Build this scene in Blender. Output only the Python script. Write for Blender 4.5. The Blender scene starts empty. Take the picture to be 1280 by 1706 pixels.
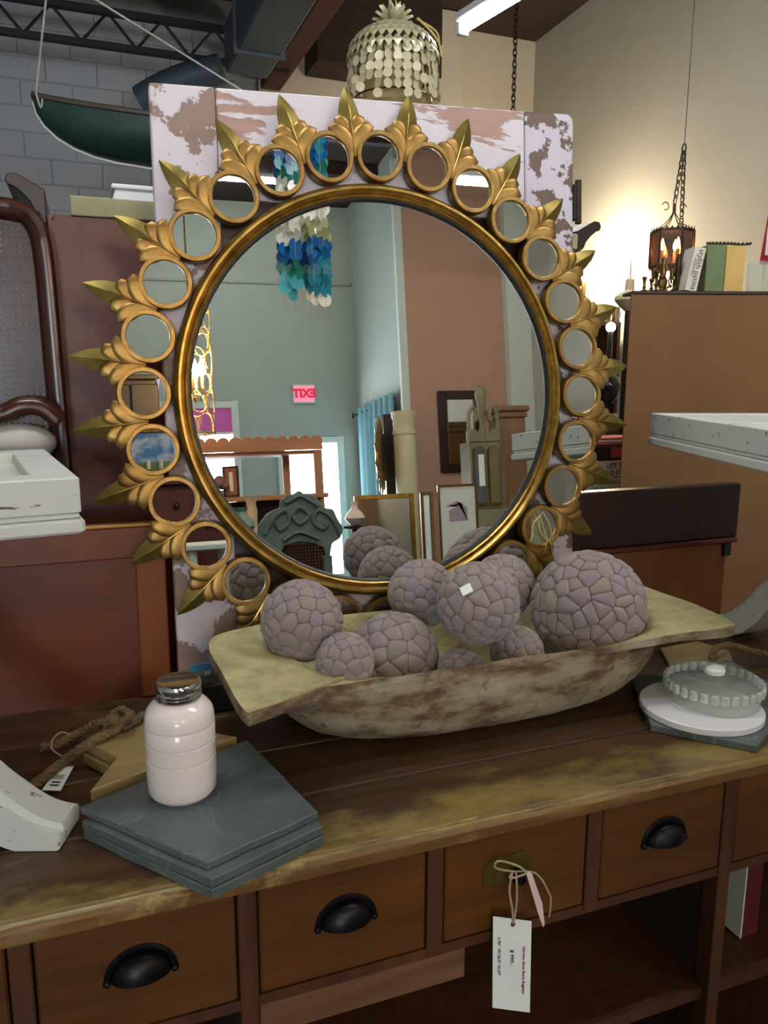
import bpy, bmesh, math, random
from mathutils import Vector, Matrix, noise
random.seed(7)
PI = math.pi
V = Vector
scn = bpy.context.scene
COL = scn.collection
# ------------------------------------------------------------------ camera
F_PX = 1300.0
YAW, PIT, ROLL = math.radians(20.8), math.radians(10.4), math.radians(0.25)
CAM = V((0, 0, 1.54))
_f = V((math.sin(YAW)*math.cos(PIT), math.cos(YAW)*math.cos(PIT), -math.sin(PIT)))
_r = V((math.cos(YAW), -math.sin(YAW), 0))
_u = _r.cross(_f)
_r, _u = math.cos(ROLL)*_r + math.sin(ROLL)*_u, -math.sin(ROLL)*_r + math.cos(ROLL)*_u
cd = bpy.data.cameras.new('camera')
cd.sensor_fit = 'VERTICAL'; cd.sensor_height = 36; cd.lens = 36*F_PX/1706
cd.clip_start = .05; cd.clip_end = 60
camo = bpy.data.objects.new('camera', cd); COL.objects.link(camo)
camo.matrix_world = Matrix(((_r.x, _u.x, -_f.x, CAM.x), (_r.y, _u.y, -_f.y, CAM.y), (_r.z, _u.z, -_f.z, CAM.z), (0, 0, 0, 1)))
scn.camera = camo
# ------------------------------------------------------------------ world, exposure, light levels
w = bpy.data.worlds.new('world'); scn.world = w; w.use_nodes = True
w.node_tree.nodes['Background'].inputs[0].default_value = (.75, .85, 1, 1)
w.node_tree.nodes['Background'].inputs[1].default_value = .25
scn.view_settings.view_transform = 'Standard'; scn.view_settings.look = 'None'
scn.view_settings.gamma = 1; scn.view_settings.use_curve_mapping = False
scn.view_settings.exposure = 1.8
L_WINDOW, L_TUBE, L_BULB, L_GLOBE = 7.5, 28.0, 12.0, 105.0
# ------------------------------------------------------------------ pixel helpers
def ray(px, py):
    return ((px-640)*_r - (py-853)*_u + F_PX*_f).normalized()
def pZ(px, py, z): d = ray(px, py); return CAM + d*((z-CAM.z)/d.z)
def pY(px, py, y): d = ray(px, py); return CAM + d*(y/d.y)
def pX(px, py, x): d = ray(px, py); return CAM + d*(x/d.x)
MN = V((-.0326, -.9958, .0851)).normalized()      # mirror normal, leaning back
MC = V((.6155, 1.640, 1.4835))                    # mirror centre
def mray(px, py):
    d = ray(px, py); t = (MC-CAM).dot(MN)/d.dot(MN); return CAM+d*t, d-2*d.dot(MN)*MN
def mY(px, py, y): P, d = mray(px, py); return P + d*((y-P.y)/d.y)
def mX(px, py, x): P, d = mray(px, py); return P + d*((x-P.x)/d.x)
# ------------------------------------------------------------------ materials
def lin(h):
    h = h.lstrip('#'); o = []
    for i in (0, 2, 4):
        c = int(h[i:i+2], 16)/255
        o.append(c/12.92 if c <= .04045 else ((c+.055)/1.055)**2.4)
    return tuple(o)+(1,)
MATS = {}
def newmat(name):
    m = bpy.data.materials.new(name); m.use_nodes = True
    nt = m.node_tree; b = nt.nodes['Principled BSDF']; MATS[name] = m
    return m, nt, b
def N(nt, t, **k):
    n = nt.nodes.new(t)
    for a, v in k.items(): setattr(n, a, v)
    return n
def coords(nt, scale=(1, 1, 1), kind='Object'):
    tc = N(nt, 'ShaderNodeTexCoord'); mp = N(nt, 'ShaderNodeMapping')
    mp.inputs['Scale'].default_value = scale
    nt.links.new(tc.outputs[kind], mp.inputs[0]); return mp.outputs[0]
def tex_noise(nt, vec, scale, detail=4, rough=.55):
    n = N(nt, 'ShaderNodeTexNoise'); n.inputs['Scale'].default_value = scale
    n.inputs['Detail'].default_value = detail; n.inputs['Roughness'].default_value = rough
    nt.links.new(vec, n.inputs['Vector']); return n.outputs['Fac']
def ramp(nt, fac, stops, interp='LINEAR'):
    r = N(nt, 'ShaderNodeValToRGB'); r.color_ramp.interpolation = interp
    e = r.color_ramp.elements
    while len(e) < len(stops): e.new(.5)
    for i, (p, c) in enumerate(stops): e[i].position = p; e[i].color = c
    nt.links.new(fac, r.inputs[0]); return r.outputs[0]
def bump(nt, b, h, strength, dist=.01):
    n = N(nt, 'ShaderNodeBump'); n.inputs['Strength'].default_value = strength; n.inputs['Distance'].default_value = dist
    nt.links.new(h, n.inputs['Height']); nt.links.new(n.outputs[0], b.inputs['Normal'])
def mixc(nt, fac, a, b_):
    m = N(nt, 'ShaderNodeMix', data_type='RGBA')
    for s, v in ((0, fac), (6, a), (7, b_)):
        if isinstance(v, (tuple, float, int)): m.inputs[s].default_value = v
        else: nt.links.new(v, m.inputs[s])
    return m.outputs[2]
def dim(c, k): return (c[0]*k, c[1]*k, c[2]*k, 1)
def plain(name, hexc, rough=.6, metal=0., var=.15, scale=8, bmp=0., spec=.5):
    m, nt, b = newmat(name); c = lin(hexc)
    v = coords(nt); f = tex_noise(nt, v, scale)
    col = ramp(nt, f, [(.3, dim(c, 1-var)), (.7, dim(c, 1+var))])
    nt.links.new(col, b.inputs['Base Color']); b.inputs['Roughness'].default_value = rough
    b.inputs['Metallic'].default_value = metal; b.inputs['Specular IOR Level'].default_value = spec
    if bmp: bump(nt, b, tex_noise(nt, v, scale*6), bmp)
    return m
def wood(name, h1, h2, h3=None, axis='x', scale=3., rough=.45, stretch=14, bmp=.15, wear=None):
    m, nt, b = newmat(name); s = [stretch]*3; s['xyz'.index(axis)] = 1
    v = coords(nt, tuple(s)); f = tex_noise(nt, v, scale, 6, .6)
    st = [(.3, lin(h1)), (.68, lin(h2))] + ([(.85, lin(h3))] if h3 else [])
    col = ramp(nt, f, st)
    big = tex_noise(nt, coords(nt), 2.2, 3)
    col = mixc(nt, ramp(nt, big, [(.35, (0, 0, 0, 1)), (.75, (.55, .55, .55, 1))]), col, dim(lin(h1), .7))
    if wear:
        wn = tex_noise(nt, coords(nt, (1, 2.2, 1)), wear[1], 8, .7)
        col = mixc(nt, ramp(nt, wn, [(wear[2], (0, 0, 0, 1)), (wear[2]+.09, (1, 1, 1, 1))]), col, lin(wear[0]))
    nt.links.new(col, b.inputs['Base Color']); b.inputs['Roughness'].default_value = rough
    if bmp: bump(nt, b, f, bmp, .004)
    return m
def chippy(name, paint, under, axis='z', scale=4, thr=.5, stretch=3., under2=None):
    m, nt, b = newmat(name); s = [stretch]*3; s['xyz'.index(axis)] = 1
    v = coords(nt, tuple(s)); f = tex_noise(nt, v, scale, 9, .62)
    mask = ramp(nt, f, [(thr-.008, (0, 0, 0, 1)), (thr+.008, (1, 1, 1, 1))])
    pc = mixc(nt, tex_noise(nt, coords(nt), 9), dim(lin(paint), .88), lin(paint))
    uc = mixc(nt, tex_noise(nt, v, 11, 6), lin(under), lin(under2 or under))
    nt.links.new(mixc(nt, mask, pc, uc), b.inputs['Base Color']); b.inputs['Roughness'].default_value = .6
    inv = N(nt, 'ShaderNodeMath', operation='SUBTRACT'); inv.inputs[0].default_value = 1
    nt.links.new(mask, inv.inputs[1]); bump(nt, b, inv.outputs[0], .5, .004)
    return m
def emit(name, hexc, strength):
    m, nt, b = newmat(name); c = lin(hexc)
    b.inputs['Base Color'].default_value = c; b.inputs['Emission Color'].default_value = c
    b.inputs['Emission Strength'].default_value = strength; return m
def glassy(name, hexc, amount=.75, rough=.05):
    # thin pane: mostly see-through, tinted, with a gloss
    m, nt, b = newmat(name); out = nt.nodes['Material Output']
    t = N(nt, 'ShaderNodeBsdfTransparent'); t.inputs[0].default_value = lin(hexc)
    g = N(nt, 'ShaderNodeBsdfGlossy'); g.inputs[1].default_value = rough
    mx = N(nt, 'ShaderNodeMixShader'); mx.inputs[0].default_value = 1-amount
    nt.links.new(t.outputs[0], mx.inputs[1]); nt.links.new(g.outputs[0], mx.inputs[2]); nt.links.new(mx.outputs[0], out.inputs[0])
    return m
def shell_mat(name, hexc, trans=.35, rough=.25):
    m, nt, b = newmat(name); out = nt.nodes['Material Output']
    v = coords(nt); c = lin(hexc)
    nt.links.new(ramp(nt, tex_noise(nt, v, 12), [(.3, dim(c, .75)), (.7, dim(c, 1.1))]), b.inputs['Base Color'])
    b.inputs['Roughness'].default_value = rough; b.inputs['Sheen Weight'].default_value = .2
    t = N(nt, 'ShaderNodeBsdfTranslucent'); t.inputs[0].default_value = c
    mx = N(nt, 'ShaderNodeMixShader'); mx.inputs[0].default_value = trans
    nt.links.new(b.outputs[0], mx.inputs[1]); nt.links.new(t.outputs[0], mx.inputs[2]); nt.links.new(mx.outputs[0], out.inputs[0])
    return m

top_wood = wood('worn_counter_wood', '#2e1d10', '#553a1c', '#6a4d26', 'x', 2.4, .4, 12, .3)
def add_edge_tone(m):
    # lighter yellow brown along the front edge and, less, at the back
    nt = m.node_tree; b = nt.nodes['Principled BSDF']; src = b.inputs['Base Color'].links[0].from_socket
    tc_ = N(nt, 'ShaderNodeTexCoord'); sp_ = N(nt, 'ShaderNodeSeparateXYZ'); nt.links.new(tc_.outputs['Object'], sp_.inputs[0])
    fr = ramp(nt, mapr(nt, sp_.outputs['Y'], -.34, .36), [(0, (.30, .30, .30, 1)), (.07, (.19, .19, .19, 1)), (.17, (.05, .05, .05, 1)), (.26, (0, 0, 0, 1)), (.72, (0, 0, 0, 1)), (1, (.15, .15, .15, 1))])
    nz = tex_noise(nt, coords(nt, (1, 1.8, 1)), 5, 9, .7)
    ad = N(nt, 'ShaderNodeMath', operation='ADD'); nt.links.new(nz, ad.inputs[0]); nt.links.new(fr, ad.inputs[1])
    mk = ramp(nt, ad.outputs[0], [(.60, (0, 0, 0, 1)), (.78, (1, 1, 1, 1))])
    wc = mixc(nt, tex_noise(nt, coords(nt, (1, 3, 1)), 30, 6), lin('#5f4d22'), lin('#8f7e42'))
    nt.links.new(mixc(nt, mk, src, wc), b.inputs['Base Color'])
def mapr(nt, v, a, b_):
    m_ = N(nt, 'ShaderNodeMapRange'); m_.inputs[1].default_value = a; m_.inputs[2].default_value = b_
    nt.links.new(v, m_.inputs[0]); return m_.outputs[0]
add_edge_tone(top_wood)
edge_wood = wood('worn_edge_wood', '#5a3c1c', '#80602c', '#9a8040', 'x', 3, .5, 12, .4, wear=('#9a884a', 5, .5))
drawer_wood = wood('drawer_wood', '#48280c', '#643c12', '#522f0d', 'x', 2.5, .42, 12, .2)
dark_frame_wood = wood('carcass_wood', '#3e2210', '#583418', None, 'z', 2.5, .5)
rail_wood = wood('pale_rail_wood', '#5a3a24', '#7c563a', None, 'x', 2.5, .6)
inner_wood = wood('compartment_wood', '#24140c', '#38201a', None, 'y', 2.5, .7)
panel_wood = wood('reddish_panel_wood', '#54230f', '#6e3518', None, 'x', 1.4, .42, 5, .05)
stile_wood = wood('orange_stile_wood', '#743a14', '#8c4a1c', None, 'z', 1.6, .4, 8, .05)
railh_wood = wood('orange_rail_wood', '#642f12', '#80431c', None, 'x', 1.6, .4, 8, .05)
maho = wood('mahogany', '#4e1a0e', '#662a17', None, 'z', 1.5, .42, 9, .03)
maho_dark = wood('dark_mahogany', '#21100c', '#35180f', None, 'x', 1.5, .35, 9, .03)
cane_wood = wood('chair_wood', '#2c1610', '#4a261a', None, 'z', 2, .25, 8, .02)
beige_wood = plain('bare_beige_wood', '#8f8a68', .7)
tan_board = plain('tan_fibreboard', '#7c5630', .75, var=.12, scale=2.5)
brown_panel = wood('brown_back_panel', '#6e3c1e', '#875026', None, 'z', 1.5, .45, 4, .03)
white_paint = chippy('distressed_white_paint', '#ccd0ca', '#6b5d55', 'x', 3.2, .645, 16, '#4a4038')
pale_paint = plain('pale_green_white_paint', '#ccd6c6', .5, var=.05)
bowl_in = plain('bleached_bowl_wood', '#a79e70', .75, var=.26, scale=22, bmp=.5)
m, nt, b = newmat('weathered_bowl_outside')
_v = coords(nt, (1, 1, 2.5)); _n1 = tex_noise(nt, _v, 7, 9, .68); _n2 = tex_noise(nt, coords(nt), 26, 6, .65)
_c = ramp(nt, _n1, [(.34, lin('#3c291c')), (.43, lin('#6a553e')), (.52, lin('#8f8268')), (.65, lin('#a39880')), (.78, lin('#b0a68e'))])
_c = mixc(nt, ramp(nt, _n2, [(.56, (0, 0, 0, 1)), (.66, (.8, .8, .8, 1))]), _c, lin('#5d4634'))
nt.links.new(_c, b.inputs['Base Color']); b.inputs['Roughness'].default_value = .8
bump(nt, b, _n2, .5, .006); bowl_out = m
m, nt, b = newmat('felted_mauve_scale')
oi = N(nt, 'ShaderNodeObjectInfo'); _v = coords(nt)
_a = ramp(nt, oi.outputs['Random'], [(0, lin('#857a6c')), (.3, lin('#937f80')), (.6, lin('#877783')), (.85, lin('#978573')), (1, lin('#9c8483'))])
_c = mixc(nt, tex_noise(nt, _v, 40, 5), _a, lin('#8a7f7a'))
nt.links.new(_c, b.inputs['Base Color']); b.inputs['Roughness'].default_value = .95; b.inputs['Specular IOR Level'].default_value = .1
b.inputs['Sheen Weight'].default_value = .25; b.inputs['Sheen Roughness'].default_value = .6
bump(nt, b, tex_noise(nt, _v, 160, 4), .5, .004); ball_mat = m
ball_core = plain('ball_core', '#6b5c5e', .95)
m, nt, b = newmat('antique_gold_leaf')
_v = coords(nt); _n = tex_noise(nt, _v, 30, 6, .6)
nt.links.new(ramp(nt, _n, [(.3, lin('#7f6228')), (.6, lin('#ae8c48')), (.8, lin('#c2a25e'))]), b.inputs['Base Color'])
b.inputs['Metallic'].default_value = .85; b.inputs['Roughness'].default_value = .30; bump(nt, b, _n, .12, .003); gold = m
m, nt, b = newmat('copper_gold_leaf')
_v = coords(nt); _n = tex_noise(nt, _v, 34, 6, .6)
nt.links.new(ramp(nt, _n, [(.3, lin('#775a2c')), (.6, lin('#9c7a42')), (.8, lin('#b08c54'))]), b.inputs['Base Color'])
b.inputs['Metallic'].default_value = .8; b.inputs['Roughness'].default_value = .4; bump(nt, b, _n, .1, .003); gold_ring = m
olive_gold = plain('olive_gold_leaf', '#776730', .4, .75, .2, 40)
m, nt, b = newmat('mirror_silver'); b.inputs['Metallic'].default_value = 1; b.inputs['Roughness'].default_value = .005
b.inputs['Base Color'].default_value = (.86, .88, .86, 1); silver = m
black = plain('black_paint', '#15120f', .5)
blackmetal = plain('black_iron', '#1b1a1d', .38, .7, .2, 20)
chrome = plain('chrome', '#c9c9c9', .12, 1., .03)
ceramic = plain('white_glazed_ceramic', '#dcd2cd', .18, 0, .02)
slate = None
m, nt, b = newmat('grey_green_slate')
_v = coords(nt); _n = tex_noise(nt, _v, 10, 8)
_vein = N(nt, 'ShaderNodeTexVoronoi', feature='DISTANCE_TO_EDGE'); _vein.inputs['Scale'].default_value = 8.0
_wv = N(nt, 'ShaderNodeVectorMath', operation='MULTIPLY_ADD'); 
_nn = N(nt, 'ShaderNodeTexNoise'); _nn.inputs['Scale'].default_value = 6; nt.links.new(_v, _nn.inputs['Vector'])
nt.links.new(_nn.outputs['Color'], _wv.inputs[0]); _wv.inputs[1].default_value = (.18, .18, .18); nt.links.new(_v, _wv.inputs[2])
nt.links.new(_wv.outputs[0], _vein.inputs['Vector'])
_c = ramp(nt, _n, [(.3, lin('#454e4d')), (.7, lin('#5c6766'))])
_vm = ramp(nt, _vein.outputs['Distance'], [(0, (.6, .6, .6, 1)), (.012, (0, 0, 0, 1))])
_vk = N(nt, 'ShaderNodeMath', operation='MULTIPLY'); nt.links.new(_vm, _vk.inputs[0])
nt.links.new(ramp(nt, tex_noise(nt, _v, 4.3, 2), [(.48, (0, 0, 0, 1)), (.62, (1, 1, 1, 1))]), _vk.inputs[1])
nt.links.new(mixc(nt, _vk.outputs[0], _c, lin('#9fb0ac')), b.inputs['Base Color'])
b.inputs['Roughness'].default_value = .42; bump(nt, b, _n, .15, .003); slate = m
marble = plain('white_marble', '#d8d8d8', .3, 0, .05, 6)
star_wood = wood('pale_star_wood', '#857046', '#a58f5c', '#94804e', 'x', 4, .55, 10, .1)
jute = plain('jute_rope', '#75603e', .95, 0, .3, 60, .6)
twine = plain('twine', '#a8967a', .95, 0, .2, 50)
paper = plain('white_paper', '#e3ebe6', .8, 0, .03)
pinkpaper = plain('pinkish_paper', '#d6bfb4', .8, 0, .03)
ink = plain('dark_ink', '#3a3a40', .7); redink = plain('red_ink', '#8a3540', .7)
door_paint = chippy('chipped_lilac_white_paint_v', '#cbc2c8', '#7d675b', 'z', 3.6, .508, 2.6, '#8f776a')
door_paint_h = chippy('chipped_lilac_white_paint_h', '#cdc5ca', '#8d6f62', 'x', 2.4, .570, 4.6, '#b08d80')
door_paint_r = chippy('chipped_lilac_white_paint_r', '#c4bcc6', '#5c463b', 'z', 3.4, .508, 4.2, '#6d564a')
rust = plain('rusty_iron', '#3c332c', .8, .4)
concrete = plain('floor_concrete', '#4a4540', .7, 0, .2, 2)
block_mat = plain('grey_painted_block', '#92979e', .7, 0, .05, 5, .15)
mortar = plain('grey_painted_joint', '#848990', .8)
right_wall_m = plain('cream_wall_paint', '#b2b0a2', .75, 0, .03, 1.5)
beige_wall_m = plain('beige_wall_paint', '#c0b6a0', .75, 0, .04, 2)
rear_wall_m = plain('grey_green_wall_paint', '#a2aca2', .8, 0, .03, 2)
peach_m = plain('peach_wall_paint', '#b8917a', .8, 0, .03, 2)
trim_m = plain('pale_trim_paint', '#ccd5cb', .6, 0, .02)
ceil_m = wood('dark_ceiling_boards', '#2a1a14', '#3a2820', None, 'x', 2, .8, 9, .1)
steel = plain('dark_steel', '#2a2726', .6, .5)
duct_m = plain('blue_grey_duct', '#4a5663', .5, .3, .08, 3)
canoe_m = plain('green_canoe_paint', '#14352a', .5, 0, .25, 8)
canoe_trim = plain('canoe_gunwale', '#4a4238', .6)
foam = plain('white_foam', '#d5d8d8', .8, 0, .02)
capiz = shell_mat('pearly_capiz', '#d3c9a4', .3, .22)
capiz_top = plain('grey_green_capiz_scale', '#a3a07e', .3, .15, .15, 20)
straw = plain('straw_gold', '#b3a354', .6)
brass = plain('aged_brass', '#7a6036', .35, .9, .2, 20)
iron_br = plain('bronze_iron', '#3d3227', .45, .7, .2, 20)
amber = glassy('smoked_amber_glass', '#b79a7c', .82)
clear = glassy('clear_thin_glass', '#eef4f2', .86)
pewter = plain('pewter', '#6a6258', .35, .9, .15, 20)
m, nt, b = newmat('pressed_clear_glass'); b.inputs['Transmission Weight'].default_value = 1; b.inputs['Roughness'].default_value = .03
b.inputs['Base Color'].default_value = (.93, .96, .94, 1); b.inputs['IOR'].default_value = 1.48; glass = m
m, nt, b = newmat('cloudy_pressed_glass'); out = nt.nodes['Material Output']     # old pressed glass: see-through, milky, glossy
b.inputs['Base Color'].default_value = (.8, .83, .8, 1); b.inputs['Roughness'].default_value = .08; b.inputs['Specular IOR Level'].default_value = 1.0
_t = N(nt, 'ShaderNodeBsdfTransparent'); _t.inputs[0].default_value = (.95, .97, .95, 1)
_mx = N(nt, 'ShaderNodeMixShader'); _mx.inputs[0].default_value = .13
nt.links.new(_t.outputs[0], _mx.inputs[1]); nt.links.new(b.outputs[0], _mx.inputs[2]); nt.links.new(_mx.outputs[0], out.inputs[0]); cloudy = m
milky = plain('bright_glass_flute', '#cfd6cf', .08, .25, .05)
tube_e = emit('fluorescent_tube', '#ffffff', L_TUBE)
win_e = emit('daylit_window_pane', '#eaf2ff', L_WINDOW)
bulb_e = emit('warm_bulb', '#ffd08a', L_BULB*8)
globe_e = emit('warm_globe', '#ffeacc', L_GLOBE)
exit_e = emit('exit_sign_face', '#ff8aa8', .20); exit_l = emit('exit_sign_letters', '#d00838', .22)

# ------------------------------------------------------------------ mesh builder
class MB:
    def __init__(s): s.v = []; s.f = []
    def add(s, vs, fs, M=None):
        n = len(s.v); s.v += [tuple(M @ V(p)) if M else tuple(p) for p in vs]
        s.f += [tuple(i+n for i in q) for q in fs]; return s
    def box(s, a, b_, M=None):
        (x0, y0, z0), (x1, y1, z1) = a, b_
        vs = [(x0, y0, z0), (x1, y0, z0), (x1, y1, z0), (x0, y1, z0), (x0, y0, z1), (x1, y0, z1), (x1, y1, z1), (x0, y1, z1)]
        return s.add(vs, [(3, 2, 1, 0), (4, 5, 6, 7), (0, 1, 5, 4), (1, 2, 6, 5), (2, 3, 7, 6), (3, 0, 4, 7)], M)
    def prism(s, poly, z0, z1, M=None):
        n = len(poly)
        a = sum(poly[i][0]*poly[(i+1) % n][1]-poly[(i+1) % n][0]*poly[i][1] for i in range(n))
        if a < 0: poly = poly[::-1]
        vs = [(x, y, z0) for x, y in poly]+[(x, y, z1) for x, y in poly]
        fs = [tuple(range(n))[::-1], tuple(range(n, 2*n))]+[(i, (i+1) % n, n+(i+1) % n, n+i) for i in range(n)]
        return s.add(vs, fs, M)
    def lathe(s, prof, seg=24, M=None, flute=None):
        vs, fs, n = [], [], len(prof)
        for k in range(seg):
            a = 2*PI*k/seg
            for j, (r, z) in enumerate(prof):
                rr = r*(1+(flute(a, j) if flute else 0)); vs.append((rr*math.cos(a), rr*math.sin(a), z))
        for k in range(seg):
            k2 = (k+1) % seg
            for j in range(n-1): fs.append((k*n+j, k2*n+j, k2*n+j+1, k*n+j+1))
        loop_ = prof[0] == prof[-1]
        if prof[0][0] > 1e-6 and not loop_: fs.append(tuple(k*n for k in range(seg))[::-1])
        if prof[-1][0] > 1e-6 and not loop_: fs.append(tuple(k*n+n-1 for k in range(seg)))
        return s.add(vs, fs, M)
    def tube(s, pts, r, seg=6, M=None, closed=False, flat=1.):
        pts = [V(p) for p in pts]; n = len(pts); vs, fs = [], []
        nrm = None
        for i, p in enumerate(pts):
            a = pts[(i-1) % n] if (i or closed) else p; c = pts[(i+1) % n] if (i < n-1 or closed) else p
            t = (c-a)
            t = t.normalized() if t.length > 1e-9 else V((0, 0, 1))
            if nrm is None:
                nrm = t.orthogonal().normalized()
            else:
                nrm = nrm-t*nrm.dot(t)
                nrm = nrm.normalized() if nrm.length > 1e-6 else t.orthogonal().normalized()
            bi = t.cross(nrm); rr = r[i] if isinstance(r, (list, tuple)) else r
            for k in range(seg):
                an = 2*PI*k/seg; vs.append(p+nrm*(rr*math.cos(an))+bi*(rr*flat*math.sin(an)))
        m_ = n if closed else n-1
        for i in range(m_):
            j = (i+1) % n
            for k in range(seg): fs.append((i*seg+k, i*seg+(k+1) % seg, j*seg+(k+1) % seg, j*seg+k))
        if not closed: fs += [tuple(range(seg))[::-1], tuple(range((n-1)*seg, n*seg))]
        return s.add(vs, fs, M)
    def sphere(s, c, r, seg=12, rings=8, M=None, sq=(1, 1, 1)):
        prof = [(r*math.sin(PI*j/rings), -r*math.cos(PI*j/rings)) for j in range(rings+1)]
        vs, fs = [], []
        t = MB().lathe([(max(a, 1e-5), z) for a, z in prof], seg)
        return s.add([(c[0]+x*sq[0], c[1]+y*sq[1], c[2]+z*sq[2]) for x, y, z in t.v], t.f, M)
    def build(s, name, mat, parent=None, smooth=False, world=False, bevel=0, bseg=1):
        off = V((0, 0, 0))
        if world:
            p = parent
            while p: off += p.location; p = p.parent
        me = bpy.data.meshes.new(name)
        me.from_pydata([tuple(V(p)-off) for p in s.v], [], s.f)
        bm = bmesh.new(); bm.from_mesh(me)
        bmesh.ops.remove_doubles(bm, verts=bm.verts, dist=1e-6)
        if bevel:
            es = [e for e in bm.edges if len(e.link_faces) == 2 and e.calc_face_angle(0) > .5]
            bmesh.ops.bevel(bm, geom=es, offset=bevel, segments=bseg, affect='EDGES', profile=.5)
        bmesh.ops.recalc_face_normals(bm, faces=bm.faces)
        bm.to_mesh(me); bm.free()
        if smooth:
            me.shade_smooth()
            if smooth != 'all': me.set_sharp_from_angle(angle=math.radians(38))
        me.materials.append(mat)
        return link(name, me, parent)
def link(name, me, parent=None):
    o = bpy.data.objects.new(name, me); COL.objects.link(o)
    if parent: o.parent = parent
    return o
def tag(o, label, cat, group=None):
    o['label'] = label; o['category'] = cat
    if group: o['group'] = group
    return o
def thing(name, label, cat, loc=(0, 0, 0), rotz=0., group=None):
    o = bpy.data.objects.new(name, None); COL.objects.link(o); o.empty_display_size = .05
    o.location = loc; o.rotation_euler = (0, 0, rotz); return tag(o, label, cat, group)
def struct(o): o['kind'] = 'structure'; return o
def copy_tree(o, parent=None):
    c = o.copy(); COL.objects.link(c)
    if parent: c.parent = parent
    for ch in o.children: copy_tree(ch, c)
    return c
def B(a, b_): return MB().box(a, b_)
def Mat(loc=(0, 0, 0), rx=0, ry=0, rz=0):
    return Matrix.Translation(loc) @ Matrix.Rotation(rz, 4, 'Z') @ Matrix.Rotation(ry, 4, 'Y') @ Matrix.Rotation(rx, 4, 'X')
def bez(p0, p1, p2, n=10, p3=None):
    o = []
    for i in range(n+1):
        t = i/n
        if p3 is None: o.append(V(p0)*(1-t)**2+V(p1)*2*t*(1-t)+V(p2)*t*t)
        else: o.append(V(p0)*(1-t)**3+V(p1)*3*t*(1-t)**2+V(p2)*3*t*t*(1-t)+V(p3)*t**3)
    return o
def catmull(pts, n=6):
    pts = [V(p) for p in pts]; o = []
    for i in range(len(pts)-1):
        a = pts[max(i-1, 0)]; b_ = pts[i]; c = pts[i+1]; d = pts[min(i+2, len(pts)-1)]
        for k in range(n):
            t = k/n
            o.append(.5*((2*b_)+(c-a)*t+(2*a-5*b_+4*c-d)*t*t+(3*b_-a-3*c+d)*t**3))
    o.append(pts[-1]); return o
def text(body, size, mat, parent, M, name='lettering', extr=.0004, bold=0):
    cu = bpy.data.curves.new(name, 'FONT'); cu.body = body; cu.size = size; cu.extrude = extr; cu.offset = bold
    cu.align_x = 'CENTER'; cu.align_y = 'CENTER'; cu.resolution_u = 3
    to = bpy.data.objects.new(name, cu); COL.objects.link(to)
    dg = bpy.context.evaluated_depsgraph_get(); dg.update()
    me = bpy.data.meshes.new_from_object(to.evaluated_get(dg)); bpy.data.objects.remove(to)
    me.transform(M); me.materials.clear(); me.materials.append(mat); me.name = name
    return link(name, me, parent)
def chain_mb(p0, p1, link_len=.035, r=.0035, wid=.011):
    p0, p1 = V(p0), V(p1); d = p1-p0; n = max(2, int(d.length/(link_len*.75))); mb = MB()
    q = d.to_track_quat('Z', 'Y').to_matrix().to_4x4()
    for i in range(n):
        c = p0+d*((i+.5)/n)
        loop = [(wid*math.cos(a), 0, link_len*.55*math.sin(a)) for a in [2*PI*k/8 for k in range(8)]]
        mb.tube(loop, r, 4, Matrix.Translation(c) @ q @ Matrix.Rotation((i % 2)*PI/2, 4, 'Z'), closed=True)
    return mb

# ================================================================== the setting
YB, XR, YR, XL = 7.5, 4.45, -7.0, -4.0          # back, right, rear (behind the camera), left
def ceil_z(y): return 4.78+(YB-y)*.028
struct(B((XL-.2, YR-.2, -.1), (XR+.2, YB+.2, 0)).build('floor', concrete))
cm = MB(); za, zb = ceil_z(YR-.2), ceil_z(YB+.2)
cm.add([(XL-.2, YR-.2, za), (XR+.2, YR-.2, za), (XR+.2, YB+.2, zb), (XL-.2, YB+.2, zb), (XL-.2, YR-.2, za+.15), (XR+.2, YR-.2, za+.15), (XR+.2, YB+.2, zb+.15), (XL-.2, YB+.2, zb+.15)],
       [(0, 1, 2, 3), (7, 6, 5, 4), (0, 4, 5, 1), (1, 5, 6, 2), (2, 6, 7, 3), (3, 7, 4, 0)])
ceiling = struct(cm.build('ceiling', ceil_m))
jm = B((XL, -.05, -.14), (XR, .05, .02)).build('joist', ceil_m, ceiling)
jm.location = (0, 5.4, ceil_z(5.4))
for y in (4.2, 3.0, 1.4, -.4, -2.2, -3.6, -5.6):
    j = jm.copy(); COL.objects.link(j); j.location = (0, y, ceil_z(y))
wb = struct(B((XL-.2, YB, 0), (1.62, YB+.2, 4.78)).build('wall_back', mortar))
blk = B((-.197, -.008, -.097), (.197, .004, .097)).build('block', block_mat, wb, bevel=.006)
first = True
for r in range(13):
    for c in range(9):
        x = -1.55+c*.4+(.2 if r % 2 else 0); z = 1.95+r*.2
        if x > 1.5 or z > 4.5: continue
        o = blk if first else blk.copy()
        if not first: COL.objects.link(o)
        first = False; o.location = (x, YB, z)
struct(B((1.62, YB-.02, 0), (XR+.2, YB+.2, 4.78)).build('wall_back_right', beige_wall_m))
struct(B((XR, -5.0, 0), (XR+.2, YB, 4.82)).build('wall_right', right_wall_m))
struct(B((XL-.2, YR, 0), (XL, YB, 5.2)).build('wall_left', rear_wall_m))
struct(B((XL, YR-.2, 0), (2.9, YR, 5.25)).build('wall_rear', rear_wall_m))
struct(B((2.9, YR-.2, 0), (2.975, -5.0, 5.2)).build('wall_return', rear_wall_m))
struct(B((2.975, -5.2, 0), (XR+.2, -4.992, 5.2)).build('wall_peach', peach_m))
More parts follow.
